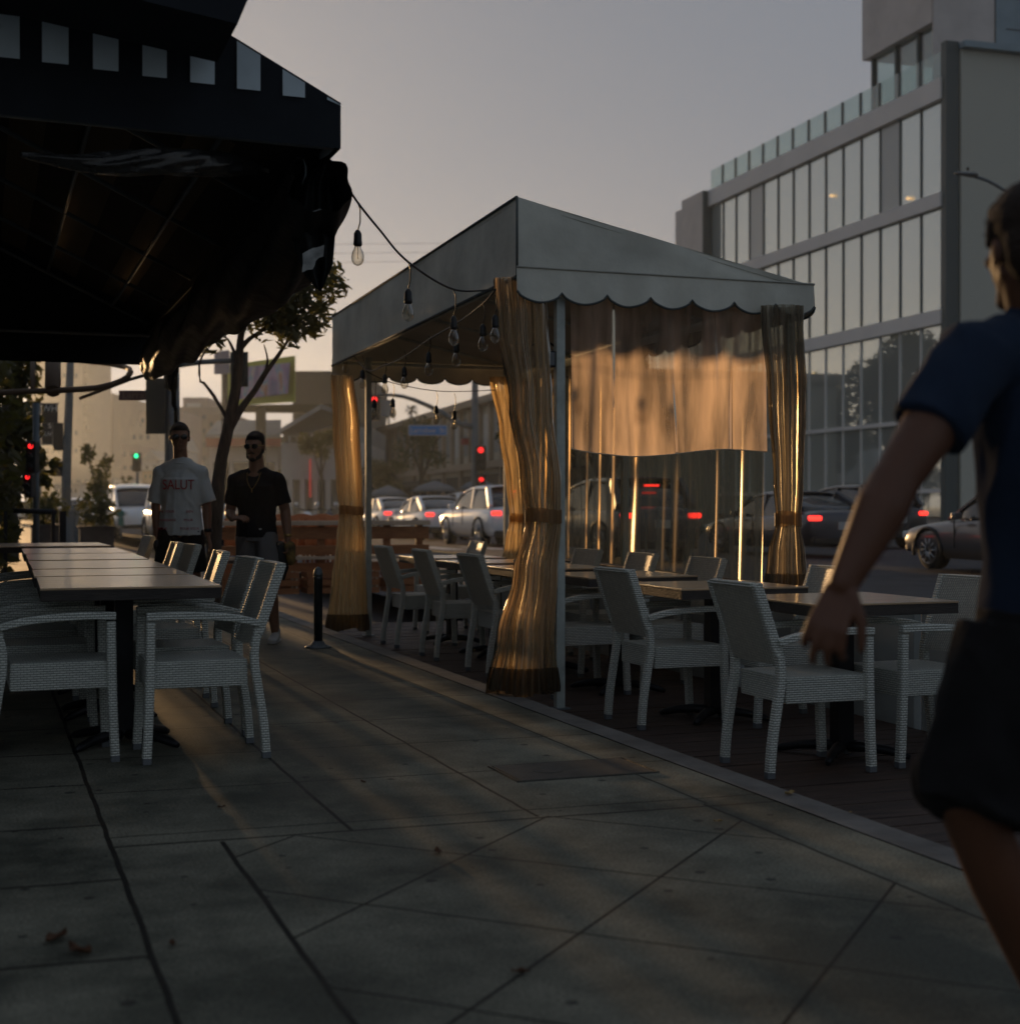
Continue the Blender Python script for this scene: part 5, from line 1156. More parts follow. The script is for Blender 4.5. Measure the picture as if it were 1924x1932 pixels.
def car(name, kind, pnt, loc, rot, lab, tail='tail_red', grp='cars on the street', mid=True, plate=True):
    """front at -y in its own frame, rear at +y"""
    K = BODY[kind]; e = empty(name, loc, rot=rot, label=lab, cat='car' if kind != 'van' else 'van', group=grp)
    def loft(rows, name_, mt, par, sub=2):
        g = B(); vs = [[g.b.verts.new(q) for q in r] for r in rows]
        for j in range(len(rows)-1):
            for i in range(len(rows[0])-1): g.b.faces.new((vs[j][i], vs[j][i+1], vs[j+1][i+1], vs[j+1][i]))
        for r in (vs[0], vs[-1]): g.b.faces.new(r)
        o = g.make(name_, mt, par, smooth=True); s_ = o.modifiers.new('s', 'SUBSURF'); s_.levels = s_.render_levels = sub; return o
    rows = []
    for y, zb, zt, hw in K['prof']:
        h_ = zt-zb; r = [(-hw*.82, y, zb), (-hw*.98, y, zb+h_*.18), (-hw, y, zb+h_*.45), (-hw*.99, y, zb+h_*.68), (-hw*.95, y, zb+h_*.88), (-hw*.80, y, zt), (-hw*.4, y, zt+.025), (0, y, zt+.03)]
        rows.append(r+[(-x, y_, z) for x, y_, z in r[-2::-1]])
    body = loft(rows, 'body', pnt, e)
    hr = K['house']; rows = []
    for y, z0, z1, hw in hr:
        wb = K['W']*.87; w1 = hw+(wb-hw)*max(0, 1-(z1-z0)/.25) if z1-z0 < .25 else hw
        r = [(-wb, y, z0-.06), (-wb*.99, y, z0+.01), (-(w1+(wb-w1)*.35), y, z0+(z1-z0)*.6), (-w1, y, z1-.05 if z1-z0 > .2 else z1-.01), (-w1*.75, y, z1), (0, y, z1+.02)]
        rows.append(r+[(-x, y_, z) for x, y_, z in r[-2::-1]])
    gh = loft(rows, 'greenhouse', 'car_glass', e)
    # roof skin and pillars over the glass
    r0 = hr[1]; r2 = hr[-2]; rows = []
    for y, z0, z1, hw in hr[1:-1]:
        r = [(-hw*1.03, y, z1-.075), (-hw*.98, y, z1-.0), (-hw*.6, y, z1+.028), (0, y, z1+.04)]
        rows.append(r+[(-x, y_, z) for x, y_, z in r[-2::-1]])
    g = B(); vs = [[g.b.verts.new(q) for q in r] for r in rows]
    for j in range(len(rows)-1):
        for i in range(len(rows[0])-1): g.b.faces.new((vs[j][i], vs[j][i+1], vs[j+1][i+1], vs[j+1][i]))
    o = g.make('roof', pnt, e, smooth=True); s_ = o.modifiers.new('s', 'SUBSURF'); s_.levels = s_.render_levels = 2; s_ = o.modifiers.new('t', 'SOLIDIFY'); s_.thickness = .03
    for sx in (-1, 1):
        wb = K['W']*.87; g = B()
        g.tube([(sx*wb*.93, hr[0][0]+.05, hr[0][1]+.0), (sx*(hr[1][3]+.03), hr[1][0], hr[1][2]-.05)], 1, sq=(.07, .05)); g.make('pillar', pnt, e); g = B()
        g.tube([(sx*wb*.95, hr[-1][0]-.12, hr[-1][1]), (sx*(hr[-2][3]+.03), hr[-2][0]+.02, hr[-2][2]-.05)], 1, sq=(.12, .22)); g.make('pillar', pnt, e); g = B()
        ym = (hr[1][0]+hr[-2][0])/2; zm = hr[2][2]
        g.tube([(sx*(wb-.015), ym, hr[2][1]-.02), (sx*(hr[2][3]+.04), ym, zm-.07)], 1, sq=(.05, .08))
        g.make('pillar', pnt, e)
        for yy in (-K['L']/2+.88, K['L']/2-.92):
            r_ = .335 if kind == 'sedan' else .37
            g = B(); g.lathe((sx*(K['W']-.17), yy, r_), [(r_-.05, -.11), (r_, -.09), (r_, .11), (r_-.06, .13), (r_*.68, .13)], 26, 'x') if sx > 0 else g.lathe((sx*(K['W']-.17), yy, r_), [(r_-.05, .11), (r_, .09), (r_, -.11), (r_-.06, -.13), (r_*.68, -.13)], 26, 'x')
            w_ = g.make('wheel', 'tyre', e)
            g = B(); xo = sx*(K['W']-.035)
            g.lathe((xo, yy, r_), [(r_*.68, -.02*sx), (r_*.66, .012*sx), (r_*.60, .0), (r_*.15, -.005*sx), (r_*.14, .015*sx), (.01, .015*sx)], 26, 'x')
            g.make('hub', 'trim_black', w_); g = B()
            for k in range(10):
                a = k*math.pi/5; c_, s_ = math.cos(a), math.sin(a); g.tube([(xo+sx*.015, yy+c_*r_*.10, r_+s_*r_*.10), (xo+sx*.018, yy+c_*r_*.64, r_+s_*r_*.64)], r_*.055, 6)
            g.lathe((xo, yy, r_), [(r_*.62, 0), (r_*.66, .02*sx), (r_*.70, .018*sx), (r_*.71, 0)], 26, 'x'); g.make('rim', 'rim', w_)
            g = B(); g.tube([(sx*(K['W']-.008), yy+math.cos(a)*(r_+.05), r_+math.sin(a)*(r_+.05)) for a in [i*math.pi/12 for i in range(-1, 14)]], .035, 6); g.make('wheel_arch', 'trim_black', e)
        zt = K['prof'][-2][2]; yr = K['prof'][-2][0]
        g = B(); g.box((sx*K['W']*.74, yr+.03, zt-.14), (.27, .14, .10), Matrix.Rotation(sx*-.25, 3, 'Z'), bev=.03); g.make('tail_light', tail, e)
        g = B(); g.box((sx*K['W']*.70, K['prof'][0][0]+.10, K['prof'][1][2]-.13), (.38, .20, .13), Matrix.Rotation(sx*.3, 3, 'Z'), bev=.03); g.make('headlight', 'headlight', e)
        g = B(); g.box((sx*(K['W']+.06), hr[0][0]+.55, hr[0][1]+.06), (.18, .10, .12), bev=.03); g.make('mirror', pnt, e)
        g = B(); g.box((sx*(K['W']-.004), .1, hr[1][1]-.22), (.02, .012, .5)); g.box((sx*(K['W']-.004), -.75, hr[1][1]-.28), (.02, .012, .5)); g.make('door_line', 'trim_black', e)
    zt = K['prof'][-2][2]; yr = K['prof'][-1][0]
    if mid: g = B(); g.box((0, hr[-2][0]+.25, hr[-2][2]-.13), (.30, .05, .03)); g.make('brake_light', tail, e)
    if plate: g = B(); g.box((0, yr+.015, zt-.30), (.32, .02, .16)); g.make('number_plate', 'plate', e)
    for yy, z_, w_ in ((yr-.06, .36, 1.5), (-yr+.06, .38, 1.45)): g = B(); g.box((0, yy, z_), (w_, .16, .17), bev=.04); g.make('bumper', 'trim_black', e)
    return e
# rear faces us: local +y (rear) must point to -Y world -> rotate 180
def cl_(px, py, t, back=True):
    p = at(px, py, t); return p
def place(kind, px, t, wheel=None, **k): pass
p = at(850, 960, 46); car('parked_car', 'sedan', 'paint_white', (p.x, p.y+2.35, rz(40)+.0), PI, 'white sedan with a dark sunroof and lit tail lights, centre of the tent opening')
p = at(765, 960, 54); car('parked_car', 'sedan', 'paint_white', (p.x, p.y+2.35, rz(40)), PI, 'pale sedan farthest left in the tent opening, partly behind the post')
p = at(985, 960, 38.5); car('parked_car', 'suv', 'paint_white', (p.x, p.y+2.35, rz(40)), PI, 'white suv cut off by the golden far curtain')
p = at(905, 960, 58); car('parked_car', 'suv', 'paint_white', (p.x, p.y+2.35, rz(40)), PI, 'white hatchback behind the sedan and the suv')
p = at(1250, 960, 27.6); car('parked_car', 'suv', 'paint_dark', (p.x, p.y+2.35, rz(30)), PI, 'dark suv with glowing tail lights behind the wrinkled street curtain')
p = at(1592, 960, 30.5); car('parked_car', 'sedan', 'paint_dark', (p.x, p.y+2.35, rz(30)), PI, 'dark blue-black sedan with a lit red tail light right of the tent')
p = at(1700, 960, 37); car('parked_car', 'suv', 'paint_black', (p.x, p.y+2.35, rz(30)), PI, 'black car with one red tail light behind the walking arm')
p = at(1690, 1050, 26); car('parked_car', 'sedan', 'paint_silver', (p.x+.95, p.y-2.35, rz(26)), PI, 'grey car front with a silver wheel beside the walking man', mid=False)
# oncoming side
p = at(268, 960, 52); car('parked_van', 'van', 'paint_white', (p.x, p.y+2.6, rz(40)), 0, 'white van facing the camera behind the parking meters', tail='tail_dim')
for i, (x, t, pn, lb) in enumerate(((150, 60, 'paint_white', 'pale car facing the camera behind the slim post'), (110, 72, 'paint_silver', 'far silver car half hidden by the slim post'), (200, 75, 'paint_white', 'pale car far behind the young tree'), (60, 85, 'paint_silver', 'small distant car glinting behind the railing'), (355, 40, 'paint_white', 'blue-white car seen between the two walking men'), (170, 95, 'paint_dark', 'farthest dark car down the street at left'))):
    p = at(x, 960, t); car('parked_car', 'sedan' if i != 4 else 'suv', pn, (p.x, p.y+1, rz(40)), 0, lb, tail='tail_dim', grp='cars facing the camera at left')
# motorbike-like cluster beside the fence
for i, (x, y) in enumerate(((572, 955), (600, 952), (628, 960))):
    p = at(x, 975, 42); e = empty('scooter', (p.x, p.y, rz(40)), rot=rad(20*i), label=['left parked scooter with glinting mirrors above the fence', 'middle parked scooter above the fence', 'right parked scooter by the far curtain'][i], cat='scooter', group='scooters parked beyond the fence')
    g = B(); g.hull((0, -.3, .55), (.14, .2, .16), (0, .5, .62), (.13, .2, .12)); g.hull((0, -.62, .5), (.15, .1, .28), (0, -.55, .85), (.13, .08, .1)); g.make('body', ['paint_white', 'paint_dark', 'b_red'][i], e)
    for yy in (-.68, .58): g = B(); g.lathe((0, yy, .26), [(.12, -.05), (.26, -.045), (.26, .045), (.12, .05)], 18, 'x'); g.make('wheel', 'tyre', e)
    g = B(); g.hull((0, .05, .78), (.13, .18, .05), (0, .5, .82), (.12, .15, .05)); g.make('saddle', 'black_plastic', e)
    g = B(); g.tube([(-.32, -.42, 1.02), (0, -.52, .98), (.32, -.42, 1.02)], .02, 6); g.tube([(0, -.52, .98), (0, -.6, .6)], .03, 6); g.make('handlebar', 'dark_metal', e)
    for sx in (-1, 1): g = B(); g.ball((sx*.30, -.44, 1.16), .07, 2, (1, .3, .8)); g.tube([(sx*.28, -.44, 1.02), (sx*.30, -.44, 1.12)], .01, 5); g.make('mirror', 'headlight', e)

# planters added beyond the railing to break up the low sun
mat('planter_box', (.06, .05, .045), .8, var=.3)
for i, (x, y, lb) in enumerate(((2.05, 29, 'square dark planter with a low shrub, added against the low sun at the foot of the young tree'), (1.25, 31.5, 'square dark planter with a low shrub, added against the low sun behind the utility cabinet'))):
    e = empty('planter', (x, y, sw(y)), label=lb, cat='planter', group='planters added to break up the low sun')
    g = B(); g.box((0, 0, .3), (.62, .62, .6), bev=.02); g.box((0, 0, .61), (.68, .68, .05), bev=.01); g.make('box', 'planter_box', e)
    R = random.Random(50+i); g = B(); leaves(g, (0, 0, .95), .42, 260, .09, R, sc=(1, 1, .9)); g.make('shrub', 'leaf_dark', e, recalc=False)
# ================= PEOPLE =================
def skinmat(name, col):
    m = mat(name, col, .5, var=.12, vs=10, bump=.08, bs=60, bd=.003); p = m.node_tree.nodes['Principled BSDF']
    p.inputs['Subsurface Weight'].default_value = .15; p.inputs['Subsurface Radius'].default_value = (.01, .004, .002); return m
skinmat('skin_tan', (.27, .14, .085)); skinmat('skin_warm', (.14, .058, .03))
mat('tee_white', (.62, .64, .62), .95, bump=.5, bs=7, bd=.03); mat('tee_black', (.012, .010, .011), .95, bump=.5, bs=7, bd=.03); mat('tee_navy', (.012, .024, .050), .95, bump=.45, bs=6, bd=.03)
mat('shorts_black', (.006, .005, .005), .95, bump=.5, bs=8, bd=.03); mat('shorts_grey', (.16, .15, .145), .95, bump=.5, bs=9, bd=.03)
mat('hair_dark', (.016, .010, .007), .8, bump=.9, bs=90, bd=.01); mat('hair_brown', (.028, .015, .008), .75, bump=.9, bs=80, bd=.012); mat('shoe_white', (.50, .50, .48), .6); mat('shoe_dark', (.03, .03, .03), .6)
mat('tee_red', (.42, .03, .03), .8); mat('gold', (.5, .33, .12), .35, metal=.8); mat('shades', (.01, .01, .01), .12, spec=.8)
def blob(g, name, mt, par, vox=.006, it=6, f=.5, cloth=0):
    """voxel-remesh the joined shapes into one continuous skin"""
    me = bpy.data.meshes.new('t'); g.b.to_mesh(me); g.b.free(); o = bpy.data.objects.new('t', me); COL.objects.link(o)
    r = o.modifiers.new('r', 'REMESH'); r.mode = 'VOXEL'; r.voxel_size = vox; s_ = o.modifiers.new('s', 'SMOOTH'); s_.iterations = it; s_.factor = f
    dg = bpy.context.evaluated_depsgraph_get(); m2 = bpy.data.meshes.new_from_object(o.evaluated_get(dg)); bpy.data.objects.remove(o); bpy.data.meshes.remove(me)
    m2.name = name; m2.materials.clear(); m2.materials.append(M[mt])
    if cloth:   # drape folds: ridged noise, long in the direction of hang
        cs = [v.co.copy() for v in m2.vertices]; ns = [v.normal.copy() for v in m2.vertices]; sd = len(name)*3.1+cloth*91
        for v, c, n in zip(m2.vertices, cs, ns):
            q = Vector((c.x*9+sd, c.y*9, c.z*3.2)); a = noise.noise(q+Vector((0, 0, 1))*noise.noise(c*4)*1.5); b = noise.noise(c*16+Vector((sd, 0, 0)))
            v.co = c+n*cloth*((1-abs(a)*3.0)*.8+b*.35-.5)
    for p in m2.polygons: p.use_smooth = True
    q = bpy.data.objects.new(name, m2); COL.objects.link(q); q.parent = par; return q
def V(*a): return Vector(a)
def hand(g, wr, d, n_, side, curl=.35, sc=1.0, spread=.06, thumb=.6, curls=None):
    """wrist, finger direction, palm normal, side=+1 when the thumb leaves along +d x n"""
    d = d.normalized(); n_ = (n_-d*n_.dot(d)).normalized(); s_ = d.cross(n_)*side
    pc = wr+d*.05*sc
    for k in (-1.5, -.5, .5, 1.5): g.hull(wr+s_*k*.011*sc, .012*sc, wr+d*.088*sc+s_*k*.0195*sc, (.0105*sc,)*3)
    for k in range(4):
        o_ = (1.5-k)*.0195*sc; L = (.072, .080, .075, .058)[k]*sc; p = wr+d*.088*sc+s_*o_
        dd = (d+s_*(1.5-k)*spread).normalized(); c = curls[k] if curls else curl
        for j, q in enumerate((.45, .30, .25)):
            ang = c*(j+.6); dr = (dd*math.cos(ang)+n_*math.sin(ang)).normalized(); p2 = p+dr*L*q; r = (.0098, .0088, .0078, .0066)
            g.hull(p, r[j]*sc, p2, r[j+1]*sc); p = p2
    p = wr+d*.02*sc+s_*.022*sc; dr = (d*.75+s_*thumb+n_*.25).normalized(); p2 = p+dr*.045*sc; g.hull(p, .014*sc, p2, .011*sc)
    dr2 = (d*.95+s_*thumb*.5+n_*.35).normalized(); p3 = p2+dr2*.032*sc; g.hull(p2, .011*sc, p3, .0095*sc); g.hull(p3, .0095*sc, p3+dr2*.02*sc, .0075*sc)
def head(g, c, R_, s=1.0):
    """c centre of skull; R_ rotation with the face along -y"""
    T = lambda x, y, z: c+R_@(V(x, y, z)*s)
    def el(p, r, sc): g.ball(tuple(T(*p)), r*s, 3, sc, R_)
    el((0, .012, .03), .1, (.76, .96, .86)); el((0, -.022, -.01), .1, (.66, .72, 1.0)); g.hull(T(0, -.03, -.035), .058*s, T(0, -.072, -.098), .021*s)
    for x in (-1, 1):
        g.hull(T(x*.048, -.0, -.045), .018*s, T(x*.018, -.072, -.098), .017*s); el((x*.046, -.062, -.012), .02, (1, .9, .8)); g.hull(T(x*.012, -.090, .028), .0085*s, T(x*.050, -.070, .030), .008*s)
        el((x*.077, .012, -.005), .03, (.32, .62, 1.1)); el((x*.0105, -.104, -.030), .009, (1, 1, .8))
    g.hull(T(0, -.090, .018), .008*s, T(0, -.113, -.024), .0115*s); el((0, -.094, -.056), .021, (1, .4, .26)); el((0, -.090, -.067), .018, (1, .45, .34))
def tubepart(pts, r, name, mt, par, seg=8): g = B(); g.tube(pts, r, seg); return g.make(name, mt, par, smooth=True)
def shoe(name, par, heel, toe, mt='shoe_white', w=.045):
    g = B(); h, t = Vector(heel), Vector(toe); d = (t-h).normalized(); g.hull(h+V(0, 0, .045), (.036, .036, .045), h+d*.12+V(0, 0, .035), (.042, .042, .034)); g.hull(h+d*.10+V(0, 0, .036), (.044, .044, .036), t-d*.03+V(0, 0, .028), (.042, .042, .024))
    g.hull(h+V(0, 0, .05), .036, h+d*.03+V(0, 0, .09), .04); o = blob(g, name, mt, par, .006, 3)
    g = B(); g.hull(h+V(0, 0, .008), (.046, .046, .010), h+d*.13+V(0, 0, .008), (.046, .046, .010)); g.hull(h+d*.13+V(0, 0, .008), (.046, .046, .010), t-d*.03+V(0, 0, .010), (.045, .045, .010)); g.make('sole', 'sole' if 'sole' in M else mat('sole', (.45, .44, .42), .7).name, o, smooth=True)
    return o
def torso_skin(g, s=1):
    g.hull(V(0, 0, .93), (.160, .105, .09), V(0, -.005, 1.10), (.138, .095, .08)); g.hull(V(0, -.005, 1.10), (.138, .095, .08), V(0, .0, 1.32), (.165, .105, .10)); g.hull(V(0, 0, 1.32), (.165, .105, .10), V(0, .012, 1.44), (.13, .085, .06))
    g.hull(V(-.14, .012, 1.425), .056, V(0, .015, 1.475), .055); g.hull(V(.14, .012, 1.425), .056, V(0, .015, 1.475), .055)
def flat(g, a, ra, b_, rb, seg=28):
    """flat-ended elliptical cone for hems and cuffs; ra, rb = (rx, ry) across the limb"""
    a, b_ = Vector(a), Vector(b_); d = (b_-a).normalized(); u = V(1, 0, 0); u = (u-d*u.dot(d)).normalized(); v = d.cross(u); rings = []
    for c, r in ((a, ra), (b_, rb)): rings.append([g.b.verts.new(c+u*math.cos(q*2*math.pi/seg)*r[0]+v*math.sin(q*2*math.pi/seg)*r[1]) for q in range(seg)])
    for q in range(seg): g.b.faces.new((rings[0][q], rings[0][(q+1) % seg], rings[1][(q+1) % seg], rings[1][q]))
    g.b.faces.new(rings[0][::-1]); g.b.faces.new(rings[1])
def hairblob(c, R_, name, mt, par, s=1.0, top=.0, back=.0):
    g = B(); T = lambda x, y, z: c+R_@(V(x, y, z)*s)
    g.ball(tuple(T(0, .022, .045+top)), .1*s, 3, (.80, .95, .86), R_); g.ball(tuple(T(0, -.035, .078+top)), .06*s, 3, (1.0, .85, .55), R_); g.ball(tuple(T(0, .05, .0)), .085*s, 3, (.88, .75, .95), R_)
    for x in (-1, 1): g.hull(T(x*.068, .0, .05), .016*s, T(x*.073, -.012, .01), .008*s)
    return blob(g, name, mt, par, .007, 2)
def shades(c, R_, par, s=1.0, metal=False):
    T = lambda x, y, z: c+R_@(V(x, y, z)*s); g = B()
    for x in (-1, 1):
        g.ball(tuple(T(x*.033, -.104, .008)), .027*s, 3, (1.0, .2, .82), R_)
    o = g.make('sunglasses', 'shades', par, smooth=True)
    g = B(); g.tube([T(-.012, -.108, .012), T(.012, -.108, .012)], .003*s, 6)
    for x in (-1, 1): g.tube([T(x*.058, -.098, .014), T(x*.074, -.06, .014), T(x*.078, .01, .008)], .0035*s, 6)
    g.make('temples', 'gold' if metal else 'black_plastic', o); return o

# ---- walker in the pale shirt (faces the camera) ----
p = at(341, 1100, 12.55); w1 = empty('person', (p.x, p.y, 0), rot=-rad(YAW)+rad(4), label='man in a pale t-shirt with red lettering and sunglasses walking beside the tables', cat='person'); w1.scale = (1.03,)*3
g = B(); torso_skin(g)
hc = V(-.005, -.02, 1.705); HR = Matrix.Rotation(rad(10), 3, 'Z') @ Matrix.Rotation(rad(4), 3, 'X')
g.hull(V(0, .015, 1.45), .062, hc+V(0, .02, -.06), .056); head(g, hc, HR)
sh = [V(-.166, .01, 1.405), V(.166, .01, 1.405)]; el_ = [V(-.212, .03, 1.14), V(.208, .035, 1.14)]; wr = [V(-.195, -.03, .90), V(.225, -.02, .90)]
for k in range(2):
    g.hull(sh[k], .054, el_[k], .040); g.hull(el_[k], .040, el_[k].lerp(wr[k], .35), .040); g.hull(el_[k].lerp(wr[k], .35), .040, wr[k], (.027, .022, .027))
hand(g, wr[0], V(.1, -.1, -1), V(1, .1, 0), -1, .35); hand(g, wr[1], V(.25, -.1, -1), V(-1, .1, 0), 1, .3)
lg = [(V(-.09, 0, .90), V(-.10, -.16, .50), V(-.105, .06, .10)), (V(.09, 0, .90), V(.10, .05, .49), V(.105, .28, .13))]
for a, b_, c in lg: g.hull(a, .086, b_, .056); g.hull(b_, .054, b_.lerp(c, .35)+V(0, .015, 0), .055); g.hull(b_.lerp(c, .35)+V(0, .015, 0), .053, c, .036)
blob(g, 'body', 'skin_tan', w1, .006)
g = B(); g.hull(V(0, .004, 1.32), (.182, .125, .11), V(0, .012, 1.42), (.135, .10, .06)); flat(g, V(0, -.002, .885), (.190, .145), V(0, .0, 1.12), (.165, .128)); flat(g, V(0, 0, 1.119), (.165, .128), V(0, 0, 1.36), (.176, .125))
g.hull(V(-.135, .012, 1.422), .066, V(0, .002, 1.466), .092); g.hull(V(.135, .012, 1.422), .066, V(0, .002, 1.466), .092)
flat(g, V(-.156, .012, 1.40), (.066, .074), V(-.222, .025, 1.16), (.070, .072)); flat(g, V(.156, .012, 1.40), (.066, .074), V(.222, .025, 1.16), (.070, .072)); g.hull(sh[0], .070, sh[0]+V(0, 0, -.06), .068); g.hull(sh[1], .070, sh[1]+V(0, 0, -.06), .068)
st = blob(g, 'tshirt', 'tee_white', w1, .007, 6, cloth=.008)
g = B(); g.lathe((0, -.004, 1.478), [(.070, .0), (.078, .006), (.080, .012), (.072, .02)], 24); g.make('collar', 'tee_white', st, smooth=True)
def shirt_text(tx, size, x, z, y, mt='tee_red', sx=1.0, rx=90): return text('print', tx, size, mt, st, (x, y, z), (rad(rx), 0, 0), .0012, sx=sx)
shirt_text('SALUT', .115, .0, 1.305, -.134, sx=.78, rx=91)
for z, ya, ws in ((1.085, -.139, ((-.085, 'A  POUR'), (.095, 'BIEN'))), (1.015, -.146, ((-.085, 'MARSIANE'), (.085, 'POUR'))), (.945, -.152, ((-.125, 'POUR'), (.095, 'POUR VOUS')))):
    for x, tx in ws: shirt_text(tx, .028, x, z, ya, rx=90)
g = B(); flat(g, V(0, 0, .90), (.18, .135), V(0, 0, 1.0), (.17, .125)); flat(g, V(-.085, .0, .93), (.10, .115), V(-.105, -.10, .60), (.105, .115)); flat(g, V(.085, .0, .93), (.10, .115), V(.11, .02, .58), (.105, .115)); blob(g, 'shorts', 'shorts_black', w1, .008, 4, cloth=.007)
hairblob(hc, HR, 'hair', 'hair_dark', w1); shades(hc, HR, w1)
shoe('shoe', w1, V(-.105, .08, .0), V(-.12, -.18, .0), 'shoe_dark'); shoe('shoe', w1, V(.105, .32, .03), V(.12, .08, .0), 'shoe_dark')
g = B(); g.lathe(tuple(wr[1]+V(0, 0, .03)), [(.030, -.014), (.033, -.008), (.033, .008), (.030, .014)], 18); g.box(tuple(wr[1]+V(.032, -.01, .03)), (.012, .03, .034), bev=.004); g.make('watch', 'black_plastic', w1)
e = empty('sunglass_case', w1.matrix_basis @ V(-.18, -.09, .79), rot=.5, label='small striped black and white pouch held by the man in the pale shirt', cat='pouch')
g = B(); g.hull((0, 0, .02), (.035, .025, .05), (.03, -.02, -.06), (.045, .025, .05)); g.make('pouch', 'black_plastic', e, smooth=True); g = B(); g.box((.015, -.03, -.02), (.012, .01, .12), Matrix.Rotation(.5, 3, 'Y')); g.make('stripe', 'sign_white', e)

# ---- walker in black ----
p = at(484, 1206, 12.5); w2 = empty('person', (p.x, p.y, 0), rot=-rad(YAW)-rad(6), label='bearded man in a black t-shirt and grey shorts striding with one arm bent', cat='person'); w2.scale = (.985,)*3
g = B(); torso_skin(g); hc = V(-.005, -.035, 1.70); HR = Matrix.Rotation(rad(-3), 3, 'Z') @ Matrix.Rotation(rad(6), 3, 'X')
g.hull(V(0, .012, 1.45), .068, hc+V(0, .02, -.06), .062); head(g, hc, HR, 1.02)
sh = [V(-.186, .01, 1.40), V(.186, .01, 1.40)]; el_ = [V(-.25, .03, 1.12), V(.24, .06, 1.14)]; wr = [V(-.16, -.20, 1.075), V(.28, -.01, .90)]
for k in range(2):
    g.hull(sh[k], .062, el_[k], .044); g.hull(el_[k], .046, el_[k].lerp(wr[k], .35), .046); g.hull(el_[k].lerp(wr[k], .35), .046, wr[k], (.029, .026, .029))
hand(g, wr[0], V(1, -.35, .12), V(-.1, .5, -1), 1, .55, 1.05); hand(g, wr[1], V(.12, -.1, -1), V(-1, 0, 0), 1, .75, 1.05)
lg = [(V(-.09, 0, .90), V(-.08, .03, .49), V(-.055, .32, .17)), (V(.09, 0, .90), V(.15, -.14, .50), V(.17, -.02, .10))]
for a, b_, c in lg: g.hull(a, .09, b_, .058); g.hull(b_, .056, b_.lerp(c, .35)+V(0, .018, 0), .060); g.hull(b_.lerp(c, .35)+V(0, .018, 0), .057, c, .037)
blob(g, 'body', 'skin_tan', w2, .006)
g = B(); g.hull(V(0, .004, 1.33), (.196, .130, .11), V(0, .012, 1.42), (.145, .10, .06)); flat(g, V(0, -.002, .91), (.185, .145), V(0, .0, 1.12), (.168, .128)); flat(g, V(0, 0, 1.119), (.168, .128), V(0, 0, 1.36), (.200, .130)); g.hull(V(0, -.01, .93), (.165, .125, .07), V(0, -.01, .98), (.17, .12, .05))
g.hull(V(-.145, .012, 1.42), .074, V(0, .012, 1.46), .078); g.hull(V(.145, .012, 1.42), .074, V(0, .012, 1.46), .078)
flat(g, V(-.172, .012, 1.40), (.070, .078), V(-.242, .025, 1.20), (.066, .068)); flat(g, V(.172, .012, 1.40), (.070, .078), V(.236, .045, 1.20), (.066, .068)); g.hull(sh[0], .075, sh[0]+V(-.01, 0, -.06), .072); g.hull(sh[1], .075, sh[1]+V(.01, 0, -.06), .072); st2 = blob(g, 'tshirt', 'tee_black', w2, .007, 5, cloth=.008)
g = B(); g.box((.075, -.150, .985), (.022, .004, .012)); g.make('hem_tag', 'sign_white', st2)
g = B(); flat(g, V(0, 0, .88), (.175, .14), V(0, 0, 1.0), (.165, .13)); flat(g, V(-.085, .0, .93), (.10, .12), V(-.085, .02, .60), (.10, .11)); flat(g, V(.085, .0, .93), (.10, .12), V(.135, -.09, .60), (.10, .11)); blob(g, 'shorts', 'shorts_grey', w2, .008, 3, cloth=.009)
hairblob(hc, HR, 'hair', 'hair_dark', w2, 1.03, .004); shades(hc, HR, w2, 1.03, True)
g = B(); T = lambda x, y, z: hc+HR@V(x, y, z)
for x in (-1, 1): g.hull(T(x*.066, -.005, -.03), .012, T(x*.052, -.04, -.085), .018); g.hull(T(x*.052, -.04, -.085), .018, T(0, -.078, -.105), .024); g.hull(T(x*.026, -.096, -.056), .007, T(0, -.104, -.046), .007)
blob(g, 'beard', 'hair_dark', w2, .006, 2)
shoe('shoe', w2, V(.17, .02, .012), V(.20, -.24, .0)); shoe('shoe', w2, V(-.055, .36, .08), V(-.05, .12, .005))
g = B(); g.tube(pathpts([V(-.06, -.075, 1.475), V(-.045, -.128, 1.40), V(0, -.146, 1.33), V(.045, -.128, 1.40), V(.06, -.075, 1.475)], .02), .0022, 5); g.tube([V(0, -.147, 1.33), V(0, -.148, 1.30)], .004, 5); g.make('necklace', 'gold', w2)
g = B(); g.lathe(tuple(wr[1]+V(0, 0, .03)), [(.031, -.011), (.034, -.006), (.034, .006), (.031, .011)], 18); g.make('watch', 'gold', w2)
e = empty('cloth_bag', w2.matrix_basis @ V(.28, -.02, .80), label='dark patterned cloth held in the striding man\'s lowered hand', cat='bag')
mat('bag_print', (.015, .013, .012), .8, var=1, vs=16, col2=(.35, .22, .06)); g = B(); g.hull((-.06, .02, .03), (.05, .04, .05), (-.05, .02, -.14), (.065, .03, .06)); g.hull((-.05, .02, -.14), (.065, .03, .06), (-.03, .02, -.24), (.012, .012, .02)); g.make('cloth', 'black_plastic', e, smooth=True); g = B(); g.hull((.02, -.0, .02), (.05, .045, .06), (.03, 0, -.08), (.04, .04, .05)); g.make('lining', 'bag_print', e, smooth=True)

